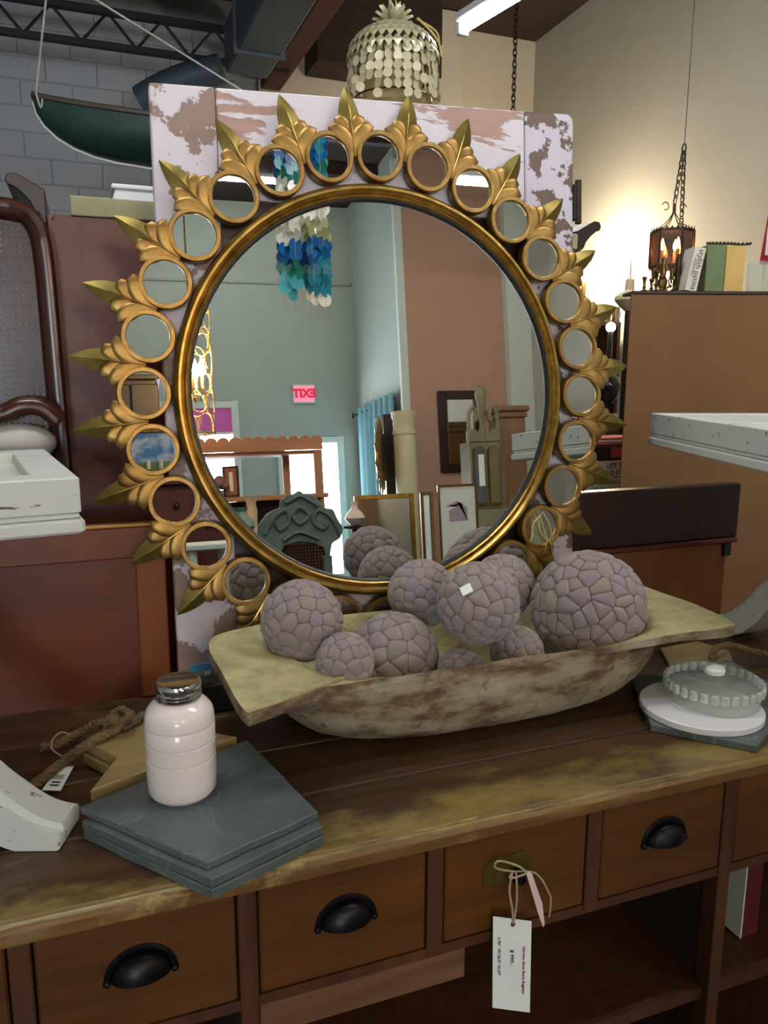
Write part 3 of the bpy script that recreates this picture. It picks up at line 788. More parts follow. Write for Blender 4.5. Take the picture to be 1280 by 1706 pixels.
lid = MB().lathe([(.031, .157), (.0345, .158), (.0352, .161), (.0335, .163), (.0352, .166), (.0335, .168), (.0352, .171), (.034, .173), (.0352, .177), (.0345, .184), (.032, .187), (.0275, .186), (.0001, .1855)], 48).build('lid', chrome, jar, smooth=True)
sp_ = [(140, 1238), (195, 1266), (150, 1323), (398, 1232), (358, 1225), (300, 1222), (262, 1188), (205, 1222)]
for z0, z1, dz, lab in ((.8405, .8615, (-.004, -.006), 'lower pale wooden star board half under the slates'), (.862, .883, (0, 0), 'upper pale wooden star board behind the white ceramic jar')):
    pp = [pZ(*q, .883) for q in sp_]
    tag(MB().prism([(q.x+dz[0], q.y+dz[1]+.012) for q in pp], z0, z1).build('star_board', star_wood, bevel=.002), lab, 'wooden board', 'star boards')
def rope(pts, r, name='rope'):
    path = catmull(pts, 10); mb = MB()
    n = len(path); st_ = []
    for s in range(3):
        o = []
        for i, p in enumerate(path):
            t = (path[min(i+1, n-1)]-path[max(i-1, 0)]).normalized(); a = t.orthogonal().normalized(); b_ = t.cross(a)
            an = 2*PI*s/3+i*.9; o.append(p+a*(r*.55*math.cos(an))+b_*(r*.55*math.sin(an)))
        mb.tube(o, r*.62, 5)
    return mb
def zpt(x, y, z): return pZ(x, y, z)
rt = thing('jute_rope', 'frayed brown jute rope with knots lying on the wooden star boards', 'rope', pZ(90, 1290, CT))
rope([zpt(0, 1350, .855), zpt(30, 1325, .857), zpt(70, 1298, .857), zpt(110, 1265, .860), zpt(150, 1237, .889), zpt(185, 1220, .895)], .0085).build('rope_length', jute, rt, world=True, smooth=True)
rope([zpt(70, 1245, .852), zpt(100, 1238, .855), zpt(130, 1222, .86), zpt(165, 1205, .888), zpt(190, 1208, .902)], .0085).build('rope_length', jute, rt, world=True, smooth=True)
kc = zpt(195, 1208, .900)
rope([kc+V((.026*math.cos(a*1.9)*math.cos(a*.6), .022*math.sin(a*1.9), .014*math.sin(a*2.7)+.006)) for a in [i*.55 for i in range(14)]], .0075).build('knot', jute, rt, world=True, smooth=True)
rope([zpt(205, 1210, .897), zpt(222, 1203, .893), zpt(240, 1192, .892)], .0085).build('rope_end', jute, rt, world=True, smooth=True)
lt = [pZ(x, y, .846) for x, y in ((70, 1317), (97, 1277), (123, 1277), (101, 1318))]
tg2 = thing('string_tag', 'small white printed price tag with string on the jute rope', 'tag', lt[0])
mb = MB().add(lt+[q+V((0, 0, .0012)) for q in lt], [(3, 2, 1, 0), (4, 5, 6, 7), (0, 1, 5, 4), (1, 2, 6, 5), (2, 3, 7, 6), (3, 0, 4, 7)])
mb.build('tag_paper', paper, tg2, world=True)
for f0, f1, s0, s1 in ((.15, .55, .2, .8), (.65, .72, .25, .75), (.78, .84, .25, .75)):
    def P_(f, s): return (lt[0].lerp(lt[1], 1-f)).lerp(lt[3].lerp(lt[2], 1-f), s)+V((0, 0, .0016))
    if f0 > .6:
        q = [P_(f0, s0), P_(f0, s1), P_(f1, s1), P_(f1, s0)]
        MB().add(q, [(0, 1, 2, 3)]).build('printed_line', ink, tg2, world=True)
    else:
        for i in range(9):
            s = s0+(s1-s0)*i/9; q = [P_(.55, s), P_(.55, s+.03+.02*(i % 2)), P_(.85-.3, s+.03), P_(.35, s)]
            q = [P_(.38, s), P_(.38, s+.035), P_(.58, s+.035), P_(.58, s)]
            MB().add(q, [(0, 1, 2, 3)]).build('barcode_line', ink, tg2, world=True)
MB().tube(catmull([lt[1].lerp(lt[2], .5)+V((0, 0, .002)), zpt(105, 1262, .856), zpt(87, 1248, .868), zpt(88, 1232, .876), zpt(102, 1220, .88), zpt(117, 1224, .872)], 6), .0012, 5).build('string', twine, tg2, world=True, smooth=True)
# right: slate, marble round and pressed glass dish
rp = [pZ(*q, .855) for q in ((1053, 1130), (1085, 1207), (1262, 1243), (1330, 1165), (1215, 1098))]
slate_slab([(q.x, q.y) for q in rp], .8405, .855, 'dark slate board under the white marble round at the right', 'square slate boards')
mc = pZ(1168, 1172, .870); mr = 98*(mc-CAM).dot(_f)/F_PX
tag(MB().lathe([(.0001, .8553), (mr-.002, .8553), (mr, .857), (mr, .868), (mr-.002, .870), (.0001, .870)], 64, Matrix.Translation((mc.x, mc.y, 0))).build('marble_round', marble, smooth=True), 'round white marble coaster on the dark slate at the right', 'coaster')
gc = pZ(1187, 1163, .8705); gr = 79*(gc-CAM).dot(_f)/F_PX
gd = thing('glass_dish', 'clear pressed glass dish with fluted band on the white marble round', 'glass dish', (gc.x, gc.y, .8703))
MB().lathe([(gr*.80, .0), (gr*.93, .0), (gr*.95, .004), (gr*.95, .017), (gr*.91, .021), (.0001, .021), (.0001, .016), (gr*.80, .016), (gr*.80, .0)], 56).build('foot_dish', cloudy, gd, smooth=True)
_fl = lambda a, j: (.035*(1 if math.cos(28*a) > 0 else -1) if j in (2, 3) else 0)
MB().lathe([(.0001, .0215), (gr*.90, .0215), (gr*.97, .024), (gr*.98, .044), (gr*.90, .049), (gr*.80, .0535), (gr*.62, .056), (gr*.60, .052), (gr*.40, .050), (gr*.38, .055), (.0001, .056)], 56).build('fluted_dish', cloudy, gd, smooth=True)
rib = MB().lathe([(.0001, .0), (gr*.075, .001), (gr*.085, .010), (gr*.075, .018), (.0001, .019)], 8)
rib_me = None
for i in range(30):
    a = 2*PI*i/30
    if rib_me is None: o = rib.build('flute', milky, gd, smooth=True); rib_me = o.data
    else: o = link('flute', rib_me, gd)
    o.location = (gr*.965*math.cos(a), gr*.965*math.sin(a), .0245); o.scale = (.6, 1, 1); o.rotation_euler = (0, 0, a)
MB().lathe([(.0001, .0), (.020, .0), (.021, .008), (.017, .014), (.0001, .016)], 24, Mat((0, .0, .0562))).build('label_knob', paper, gd, smooth=True)
wp = [pZ(*q, .853) for q in ((1128, 1093), (1145, 1122), (1258, 1128), (1248, 1098), (1190, 1080))]
t = tag(MB().prism([(q.x, q.y+.06) for q in wp], .8405, .853).build('wood_tag_board', star_wood, bevel=.002), 'small pale wooden board behind the pressed glass dish', 'wooden board')
rt2 = thing('jute_rope', 'brown jute rope loop behind the pressed glass dish at the right', 'rope', pZ(1200, 1085, .86))
rope([zpt(1185, 1098, .862), zpt(1192, 1082, .872), zpt(1215, 1075, .874), zpt(1245, 1082, .872), zpt(1285, 1092, .866)], .0075).build('rope_length', jute, rt2, world=True, smooth=True)
q = [pY(x, y, 1.42) for x, y in ((1266, 1092), (1290, 1088), (1294, 1122), (1270, 1124))]
tag(MB().add(q+[v+V((0, .0015, 0)) for v in q], [(0, 1, 2, 3), (7, 6, 5, 4), (0, 4, 5, 1), (1, 5, 6, 2), (2, 6, 7, 3), (3, 7, 4, 0)]).build('string_tag', paper), 'small white tag on the jute rope at the right picture edge', 'tag')
# black box with blue band behind the bowl's left end
bx = thing('small_black_box', 'small black box with a blue band between panel and bowl', 'box', (.215, 1.56, CT))
B((.165, 1.53, CT+.0005), (.262, 1.585, .905)).build('carton', black, bx, world=True, bevel=.004)
a, b2 = pY(318, 1108, 1.529), pY(356, 1116, 1.529)
B((a.x, 1.5285, b2.z), (b2.x, 1.5315, a.z)).build('blue_band', plain('blue_print', '#3f7fa6', .5), bx, world=True)

# ================================================================== brown panel at the left, behind the counter objects
hb = thing('wooden_headboard', 'low reddish brown framed wooden panel standing at the left back of counter', 'headboard', (-.35, 1.668, CT))
X0, X1, ZT = -.72, .138, 1.217
B((X0, 1.662, 1.150), (X1, 1.684, ZT)).build('top_rail', railh_wood, hb, world=True, bevel=.003)
B((X0, 1.660, ZT), (X1, 1.684, ZT+.006)).build('top_edge', plain('yellow_varnished_edge', '#a87c34', .35), hb, world=True, bevel=.001)
B((X1-.062, 1.662, CT+.0005), (X1, 1.684, 1.1495)).build('stile', stile_wood, hb, world=True, bevel=.003)
B((X0, 1.662, CT+.0005), (X0+.06, 1.684, 1.1495)).build('stile', stile_wood, hb, world=True, bevel=.003)
B((X0+.06, 1.668, CT+.0005), (X1-.062, 1.680, 1.1495)).build('panel', panel_wood, hb, world=True)

# ================================================================== tall mahogany cabinet seen from its back
YC = 1.93
al, ar = pY(78, 365, YC).x, pY(962, 400, YC).x
zt = pY(160, 362, YC).z
wd = thing('tall_cabinet', 'tall dark mahogany cabinet with curved cornice, its back behind the door', 'cabinet', ((al+ar)/2, YC+.25, 0))
B((al, YC, .02), (ar, YC+.012, zt)).build('back_panel', maho, wd, world=True, bevel=.002)
B((al, YC+.0125, .0), (al+.022, YC+.45, zt)).build('side_panel', maho, wd, world=True)
B((ar-.022, YC+.0125, .0), (ar, YC+.45, zt)).build('side_panel', maho, wd, world=True)
B((al, YC+.0125, zt-.02), (ar, YC+.45, zt)).build('top_board', maho, wd, world=True)
B((al+.05, YC-.004, zt+.0005), (ar-.0, YC+.014, zt+.042)).build('cornice_back_board', beige_wood, wd, world=True, bevel=.002)
prof = [(0, -.02), (.012, -.02), (.014, .0), (.024, .006), (.030, .022), (.046, .040), (.062, .052), (.074, .056), (.078, .066), (.072, .078), (.055, .080), (.04, .072), (0, .050)]
for s, x in ((-1, al), (1, ar)):
    MB().prism([(s*a, b_) for a, b_ in prof], 0, .44, Matrix.Translation((x, YC+.44, zt)) @ Matrix.Rotation(PI/2, 4, 'X')).build('cornice', maho_dark, wd, world=True, bevel=.002)
for z in (1.2, 1.55, 1.86):
    for x in (al+.012, ar-.012):
        MB().lathe([(.004, 0), (.003, .002), (.0001, .003)], 8, Mat((x, YC, z), rx=PI/2)).build('nail_head', chrome, wd, world=True)
a, b2 = pY(172, 348, 2.15), pY(262, 320, 2.15)
wbx = thing('foam_box', 'white foam box lid standing on top of the tall mahogany cabinet', 'box', (a.x+.2, 2.2, zt))
MB().prism([(a.x, 0), (a.x+.42, 0), (a.x+.40, b2.z-zt-.0005), (a.x+.03, b2.z-zt-.0005)], 0, .20, Matrix.Translation((0, 2.35, zt+.0005)) @ Matrix.Rotation(PI/2, 4, 'X')).build('box_body', foam, wbx, world=True, bevel=.004)
MB().box((a.x+.022, 2.145, b2.z), (a.x+.408, 2.355, b2.z+.012)).build('box_rim', foam, wbx, world=True, bevel=.003)

# ================================================================== cane armchair behind the panel (stands on a low side table)
YK = 1.90
tb = thing('side_table', 'low dark table behind the brown panel carrying the cane armchair', 'table', (-.42, 2.1, 0))
B((-.85, 1.80, .72), (-.09, 2.5, .75)).build('table_top', maho_dark, tb, world=True, bevel=.004)
for x in (-.82, -.13):
    for y in (1.83, 2.46): MB().lathe([(.02, 0), (.026, .3), (.022, .72)], 10, Matrix.Translation((x, y, 0))).build('leg', maho_dark, tb, world=True, smooth=True)
ch = thing('cane_armchair', 'dark wooden armchair with oval cane back and pale upholstered arm', 'chair', (-.40, 2.1, .75))
ftop = [pY(x, y, YK) for x, y in ((-90, 352), (-40, 345), (0, 347), (40, 357), (62, 385), (72, 430), (80, 510), (88, 600), (97, 700), (106, 800), (112, 870))]
fp = catmull(ftop, 6)
mirx = 2*pY(-60, 600, YK).x
whole = [V((mirx-p.x, p.y, p.z)) for p in fp[::-1]]+fp
low = [fp[-1], V((fp[-1].x-.02, YK, 1.02)), V(((mirx)/2, YK, .985)), V((mirx-fp[-1].x+.02, YK, 1.02)), V((mirx-fp[-1].x, YK, fp[-1].z))]
whole = whole+catmull(low, 5)[1:-1]
MB().tube(whole, .026, 10, closed=True, flat=.75).build('back_frame', cane_wood, ch, world=True, smooth=True)
# woven cane: lattice of flat strands with small open holes
mbk = MB(); zs0, zs1 = 1.0, 1.86; pit = .0125
xsL = mirx/2-(whole[len(whole)//3].x-mirx/2) if False else mirx/2
def half_at(z):
    c = [p for p in fp if abs(p.z-z) < .03]
    return (max(p.x for p in c)-mirx/2) if c else (.22 if z < 1.5 else .05)
nz_ = int((zs1-zs0)/pit)
for i in range(nz_):
    z = zs0+pit*i; hw = half_at(z)-.012
    if hw < .02: continue
    mbk.box((mirx/2-hw, YK-.001, z-.0042), (mirx/2+hw, YK+.001, z+.0042))
nx_ = int(.46/pit)
for i in range(nx_):
    x = mirx/2-.23+pit*i; zz = [z for z in [zs0+pit*j for j in range(nz_)] if half_at(z)-.012 > abs(x-mirx/2)]
    if len(zz) < 3: continue
    mbk.box((x-.0042, YK+.001, min(zz)), (x+.0042, YK+.003, max(zz)))
cn = mbk.build('cane_webbing', cane_wood, ch, world=True); cn['kind'] = 'stuff'
arm = catmull([pY(x, y, 1.84) for x, y in ((-120, 720), (-60, 692), (0, 690), (35, 676), (70, 678), (98, 700))], 6)
MB().tube(arm, .022, 10, flat=.8).build('arm', cane_wood, ch, world=True, smooth=True)
a = pY(-40, 715, 1.86); b2 = pY(96, 742, 1.86)
MB().sphere(((a.x+b2.x)/2, 1.86, (a.z+b2.z)/2-.012), 1, 20, 10, sq=((b2.x-a.x)/2, .045, .042)).build('arm_cushion', plain('grey_white_upholstery', '#b9b6b2', .9), ch, world=True, smooth=True)
B((mirx/2-.20, 1.935, 1.15), (mirx/2+.16, 2.40, 1.22)).build('seat', cane_wood, ch, world=True, bevel=.02)
for x in (mirx/2-.17, mirx/2+.12):
    for y in (1.95, 2.36): MB().lathe([(.015, .7505), (.024, .95), (.026, 1.16)], 10, Matrix.Translation((x, y, 0))).build('leg', cane_wood, ch, world=True, smooth=True)

# ================================================================== white distressed scroll-leg tables
def scroll_leg(mat, parent, foot, top, world=True):
    foot, top = V(foot), V(top); h = V((top.x-foot.x, top.y-foot.y, 0)); L = h.length; h.normalize()
    side_ = V((-h.y, h.x, 0)); zz = V((0, 0, 1)); H = top.z-foot.z
    cl = catmull([(0, .016, 0), (.03, .020, 0), (.06, .030, 0), (.10, .056, 0), (.14, .095, 0), (.18, .145, 0), (L*.93, H*.72, 0), (L, H, 0)], 6)
    wid = .040; mb = MB(); n = len(cl)
    for i, q in enumerate(cl):
        t = (cl[min(i+1, n-1)]-cl[max(i-1, 0)]).normalized(); nn = V((-t.y, t.x, 0)); th = .020+.014*min(1, i/n*2.5)
        if i == 0: th = .012
        for a, c in ((-1, -1), (1, -1), (1, .6), (.72, .6), (.66, 1), (-.66, 1), (-.72, .6), (-1, .6)):
            r_ = q+nn*(th*c); mb.v.append(foot+h*r_.x+zz*max(.001, r_.y)+side_*(wid*a))
    for i in range(n-1):
        for k in range(8): mb.f.append((i*8+k, i*8+(k+1) % 8, i*8+8+(k+1) % 8, i*8+8+k))
    mb.f += [tuple(range(8))[::-1], tuple(range(8*(n-1), 8*n))]
    return mb.build('scroll_leg', mat, parent, world=world, smooth=True)
def tray_table(label, corner, e1, e2, size, ztop_, feet, hub):
    t = thing('scroll_leg_table', label, 'table', (hub[0], hub[1], CT), 0, 'white distressed scroll leg tables')
    e1, e2 = V(e1).normalized(), V(e2).normalized(); corner = V(corner)
    def ring(ins, z0, z1, wdt):
        mbs = []
        pts = lambda i: [corner+e1*i+e2*i, corner+e1*(size-i)+e2*i, corner+e1*(size-i)+e2*(size-i), corner+e1*i+e2*(size-i)]
        o, q = pts(ins), pts(ins+wdt); out = []
        for k in range(4):
            a, b_, c, d = o[k], o[(k+1) % 4], q[(k+1) % 4], q[k]; m_ = MB()
            m_.add([V((p_.x, p_.y, z0)) for p_ in (a, b_, c, d)]+[V((p_.x, p_.y, z1)) for p_ in (a, b_, c, d)],
                   [(3, 2, 1, 0), (4, 5, 6, 7), (0, 1, 5, 4), (1, 2, 6, 5), (2, 3, 7, 6), (3, 0, 4, 7)]); out.append(m_)
        return out
    for m_ in ring(0, ztop_-.052, ztop_, .06): m_.build('frame_rail', white_paint, t, world=True, bevel=.002)
    for m_ in ring(.002, ztop_-.060, ztop_-.0525, .05): m_.build('bead_moulding', white_paint, t, world=True, bevel=.002)
    for m_ in ring(-.004, ztop_-.082, ztop_-.0605, .06): m_.build('lower_moulding', white_paint, t, world=True, bevel=.004)
    i = .0605; pp = [corner+e1*i+e2*i, corner+e1*(size-i)+e2*i, corner+e1*(size-i)+e2*(size-i), corner+e1*i+e2*(size-i)]
    MB().prism([(p_.x, p_.y) for p_ in pp], ztop_-.05, ztop_-.018).build('inset_panel', pale_paint, t, world=True)
    z0 = ztop_-.083
    MB().lathe([(.05, CT+.16), (.05, CT+.26), (.03, CT+.28), (.045, CT+.34), (.03, CT+.40), (.06, z0-.02), (.09, z0)], 20, Matrix.Translation((hub[0], hub[1], 0))).build('pedestal', white_paint, t, world=True, smooth=True)
    for fx, fy in feet: scroll_leg(white_paint, t, (fx, fy, CT), (hub[0]+(fx-hub[0])*.08, hub[1]+(fy-hub[1])*.08, CT+.28))
    return t
ca, cb = pZ(132, 795, 1.385), pZ(66, 741, 1.385)
e2 = (cb-ca); e2.z = 0; e1 = V((-e2.y, e2.x, 0))
ff = pZ(118, 1392, CT)
hubl = (-.33, 1.27)
rot = lambda p_, c, a: (c[0]+(p_[0]-c[0])*math.cos(a)-(p_[1]-c[1])*math.sin(a), c[1]+(p_[0]-c[0])*math.sin(a)+(p_[1]-c[1])*math.cos(a))
f0 = (ff.x, ff.y)
tray_table('white distressed scroll leg table at the left edge of the counter', ca, e1, e2, .45, 1.385, [f0, rot(f0, hubl, 2.0), rot(f0, hubl, -2.2)], hubl)
def pD(px, py, d): r_ = ray(px, py); return CAM+r_*(d/r_.dot(_f))
ca, cb = pD(1085, 688, 2.03), pD(1280, 712, 1.48)
e2 = cb-ca; e2.z = 0; e1 = V((-e2.y, e2.x, 0))
ff = pZ(1205, 1040, CT); f0 = (ff.x-.02, ff.y-.015); hubr = (1.60, 1.30)
tray_table('white distressed scroll leg table at the right edge of the counter', ca, e2, e1, .60, ca.z, [f0, rot(f0, hubr, -1.9), rot(f0, hubr, 3.0)], hubr)

# ================================================================== low dark piece behind the counter, right of the mirror
a, b2 = pY(935, 821, 1.74), pY(1232, 832, 1.74)
zl = pY(1100, 905, 1.74).z
lo = thing('low_cabinet', 'low brown cabinet back with dark top rail at the right behind the bowl', 'cabinet', (1.45, 1.76, 0))
B((a.x-.05, 1.735, zl), (b2.x, 1.775, a.z-.003)).build('top_rail', maho_dark, lo, world=True, bevel=.004)
B((a.x-.05, 1.728, zl-.016), (b2.x-.002, 1.775, zl-.0005)).build('rail_moulding', maho, lo, world=True, bevel=.004)
B((a.x-.05, 1.745, .0), (b2.x-.03, 1.757, zl-.017)).build('back_panel', brown_panel, lo, world=True)
B((a.x-.05, 1.758, .0), (a.x-.03, 1.92, zl)).build('side', maho_dark, lo, world=True)
B((b2.x-.05, 1.758, .0), (b2.x-.03, 1.92, zl)).build('side', maho_dark, lo, world=True)
B((b2.x-.045, 1.733, zl-.055), (b2.x-.022, 1.7445, zl-.017)).build('corner_block', black, lo, world=True)
# raffia strands caught on the mirror's lower right medallion
rf = thing('raffia_strands', 'golden raffia strands hanging over a lower right mirror medallion', 'raffia', pY(893, 905, 1.575))
for pts in (((905, 852), (898, 868), (903, 888), (918, 905), (921, 925)), ((901, 858), (889, 872), (887, 890), (884, 902)), ((904, 852), (915, 872), (919, 890), (917, 900)), ((900, 856), (906, 880), (912, 900), (908, 918))):
    MB().tube(catmull([pY(x, y, 1.572) for x, y in pts], 5), .0022, 5, flat=.5).build('strand', straw, rf, world=True, smooth=True)

# ================================================================== capiz chandelier
YCH = 2.8
cc = pY(655, 100, YCH); zb_, zt_ = pY(655, 178, YCH).z, pY(655, 50, YCH).z
cz = thing('capiz_chandelier', 'drum chandelier of pearly capiz shell discs with pineapple leaf crown', 'chandelier', (cc.x, YCH, zb_))
RC = .158; zs = pY(655, 98, YCH).z-zb_      # height of the drum's shoulder
for zz, r_ in ((zs+.004, RC-.012), (.02, RC-.02)):
    MB().tube([(r_*math.cos(a), r_*math.sin(a), zz) for a in [2*PI*i/32 for i in range(32)]], .003, 5, closed=True).build('hoop', brass, cz, smooth=True)
dome_h = zt_-zb_-zs
dia = MB().add([(0, -.026, 0), (.0165, 0, .003), (0, .022, -.001), (-.0165, 0, .003), (0, -.004, .006)], [(0, 1, 4), (1, 2, 4), (2, 3, 4), (3, 0, 4), (0, 3, 2, 1)])
dia_me = None
rows = [(1.0, 34), (.93, 33), (.83, 30), (.70, 26), (.54, 20), (.36, 14)]
for r_i, (f, n_) in enumerate(rows):
    zz = zs+.006+dome_h*.86*math.sqrt(max(0, 1-f*f))+.004*r_i
    for i in range(n_):
        a = 2*PI*(i+.5*(r_i % 2))/n_
        if dia_me is None:
            o = dia.build('shell_scale', capiz_top, cz); dia_me = o.data
        else: o = link('shell_scale', dia_me, cz)
        slope = math.atan2(f, max(.12, math.sqrt(1-f*f)))
        o.location = (RC*f*math.cos(a), RC*f*math.sin(a), zz)
        o.rotation_euler = (Matrix.Rotation(a+PI/2, 3, 'Z') @ Matrix.Rotation(slope*.9, 3, 'X')).to_euler()
disc = MB().lathe([(.0001, -.0006), (.0165, -.0006), (.0165, .0006), (.0001, .0006)], 12, Matrix.Rotation(PI/2, 4, 'X'))
disc_me = None
for s in range(30):
    a = 2*PI*s/30+.05; ln = random.choice((4, 5, 5, 6)); r0 = RC-.008
    for k in range(ln):
        if disc_me is None:
            o = disc.build('shell_disc', capiz, cz); disc_me = o.data
        else: o = link('shell_disc', disc_me, cz)
        z = zs-.012-k*.0295+random.uniform(-.003, .003); rr = r0+random.uniform(-.004, .006)+.003*k
        o.location = (rr*math.cos(a), rr*math.sin(a), z); o.rotation_euler = (0, 0, a+PI/2+random.uniform(-.7, .7))
for s in range(16):
    a = 2*PI*s/16; MB().lathe([(.0001, -.0006), (.02, -.0006), (.02, .0006), (.0001, .0006)], 6).v
inner = MB().lathe([(.105, .0), (.105, zs-.01)], 24); inner.f = inner.f[:-2]
inner.build('inner_shade', shell_mat('cream_inner_shade', '#cdbb8a', .5, .5), cz, smooth=True)
lf = petal([V((0, .058*i/8, .010*math.sin(i/8*2.2))) for i in range(9)], [.015*math.sin(PI*(.2+.8*i/8)) if i < 8 else .0005 for i in range(9)], .002, 4, True)
lf_me = None
for tier, (n_, tilt, sc, zz) in enumerate(((9, .35, 1.0, 0), (8, .75, 1.05, .006), (6, 1.15, 1.0, .012))):
    for i in range(n_):
        if lf_me is None:
            o = lf.build('crown_leaf', capiz_top, cz, smooth=True); lf_me = o.data
        else: o = link('crown_leaf', lf_me, cz)
        a = 2*PI*(i+.4*tier)/n_
        o.location = (.02*math.cos(a), .02*math.sin(a), zt_-zb_+.012+zz); o.scale = (sc,)*3
        o.rotation_euler = (Matrix.Rotation(a-PI/2, 3, 'Z') @ Matrix.Rotation(tilt, 3, 'X')).to_euler()
MB().lathe([(.012, 0), (.03, .006), (.022, .02), (.010, .03)], 16, Mat((0, 0, zt_-zb_-.004))).build('cap', brass, cz, smooth=True)
chain_mb((0, 0, zt_-zb_+.02), (0, 0, ceil_z(YCH)-zb_)).build('chain', brass, cz)
MB().tube(catmull([(.05, -.1, zt_-zb_+.008), (.10, -.09, zs+.075), (.15, -.06, zs+.05), (.165, -.05, zs+.012)], 5), .004, 5).build('straw_tie', straw, cz, smooth=True)
MB().tube(catmull([(.05, -.09, zt_-zb_+.01), (.12, -.10, zs+.07), (.14, -.09, zs+.03), (.155, -.08, zs+.035)], 5), .003, 5).build('straw_tie', straw, cz, smooth=True)

# ================================================================== green canoe on ropes
cn0 = thing('canoe', 'green canoe hanging by ropes in front of the grey block wall', 'canoe', (1.2, 5.0, 2.9))
tipP, = [pY(57, 195, 5.0)]
L_ = 3.4; mb = MB(); nst, nsc = 26, 12
zg = pY(150, 160, 5.0).z
for i in range(nst+1):
    t = (1-math.cos(PI*i/nst))/2; x = tipP.x+L_*t
    half = .02+.37*math.sin(PI*t)**.8; e_ = min(1, t/.13, (1-t)/.13); full_ = math.sqrt(max(0, 1-(1-e_)**2))
    sheer = zg-.03-.15*math.sin(PI*t)**.7
    bot = sheer-.03-(.23-.06*math.sin(PI*t)**.7)*full_
    for k in range(nsc+1):
        an = PI*k/nsc; y = -half*math.cos(an); s = math.sin(an)**.7
        mb.v.append((x, 5.0+y, sheer+(bot-sheer)*s))
for i in range(nst):
    for k in range(nsc): mb.f.append((i*(nsc+1)+k, i*(nsc+1)+k+1, (i+1)*(nsc+1)+k+1, (i+1)*(nsc+1)+k))
for i in (0, nst): mb.f.append(tuple(i*(nsc+1)+k for k in range(nsc+1)))
hull = mb.build('hull', canoe_m, cn0, smooth=True, world=True)
for k in (0, nsc): MB().tube([V(mb.v[i*(nsc+1)+k]) for i in range(nst+1)], .016, 6).build('gunwale', canoe_trim, cn0, world=True, smooth=True)
MB().tube([V(mb.v[i*(nsc+1)+nsc//2])-V((0, 0, .006)) for i in range(nst+1)], .008, 6).build('keel_strip', foam, cn0, world=True, smooth=True)
rpm = plain('pale_rope', '#a9a59a', .9)
kn = pY(60, 152, 5.0)
rp1 = thing('hanging_rope', 'thin pale rope holding the bow of the green canoe', 'rope', kn)
MB().tube([kn, pY(83, -60, 5.0), V((pY(83, -60, 5.0).x+.03, 5.0, ceil_z(5)))], .006, 5).build('rope_length', rpm, rp1, world=True)
MB().tube(catmull([kn, kn+V((.03, -.05, -.03)), kn+V((.02, -.06, -.10)), kn+V((.0, -.05, -.02))], 5), .006, 5).build('rope_knot', rpm, rp1, world=True)
r0, r1 = pY(415, 158, 4.6), pY(160, 0, 4.6)
d = (r1-r0); tt = (ceil_z(4.6)-r0.z)/d.z
tag(MB().tube([r0-d*.15, r0+d*tt], .006, 5).build('hanging_rope', rpm), 'thin pale rope running slantwise from the ceiling to behind the door', 'rope')
# chain in front of the beige wall
a = pY(855, 190, 6.4)
tag(chain_mb((a.x, 6.4, a.z-.35), (a.x, 6.4, ceil_z(6.4)), .06, .006, .018).build('hanging_chain', iron_br), 'long thin chain hanging in front of the pale wall below the fluorescent tube', 'chain')

# ================================================================== tan cabinet back at the right with things on top
YT = 2.6
xl_ = pY(1052, 500, YT).x; zt_ = pY(1150, 489, YT).z
tc = thing('tan_cabinet', 'large cabinet with plain tan fibreboard back at the right', 'cabinet', (xl_, YT, 0))
B((xl_, YT, .04), (xl_+1.5, YT+.01, zt_-.012)).build('back_board', tan_board, tc, world=True)
B((xl_+.045, YT+.0105, 0), (xl_+.07, YT+.12, zt_-.0125)).build('side', maho_dark, tc, world=True)
B((xl_+1.475, YT+.0105, 0), (xl_+1.5, YT+.12, zt_-.0125)).build('side', maho_dark, tc, world=True)
B((xl_+.002, YT-.008, zt_-.012), (xl_+1.512, YT+.125, zt_)).build('top_board', maho_dark, tc, world=True, bevel=.003)
for i in range(20): MB().lathe([(.0025, 0), (.002, .001), (.0001, .0015)], 6, Mat((xl_+.02+i*.075, YT, zt_-.03), rx=PI/2)).build('tack', brass, tc, world=True)
tc.rotation_euler = (0, 0, -math.radians(20))
RT = -math.radians(20); _c, _s = math.cos(RT), math.sin(RT)
def top_t(px, off=.05):
    k_ = pY(px, 486, 1.0).x; return (k_*(YT+off*_c)-xl_+off*_s)/(_c-k_*_s)
def top_pt(px, off=.05):
    t_ = top_t(px, off); return (xl_+t_*_c-off*_s, YT+t_*_s+off*_c, zt_)
def candlestick(px, h, label, off=.05):
    t = thing('candlestick', label, 'candlestick', top_pt(px, off), 0, 'brass candlesticks on the tan cabinet')
    MB().lathe([(.018, 0.0005), (.018, .004), (.007, .010), (.0055, h*.25), (.009, h*.3), (.005, h*.4), (.006, h*.75), (.009, h*.8), (.006, h*.85), (.011, h*.93), (.011, h)], 14).build('stem', brass, t, smooth=True)
    MB().lathe([(.007, h), (.007, h+.004)], 10).build('socket', iron_br, t)
    return t
candlestick(1073, .055, 'shortest brass candlestick on the tan cabinet, leftmost of the row')
candlestick(1085, .048, 'stubby brass candlestick on the tan cabinet, second from the left')
candlestick(1093, .082, 'tallest brass candlestick on the tan cabinet, third from the left', .07)
candlestick(1101, .060, 'slim brass candlestick on the tan cabinet, rightmost of the row', .03)
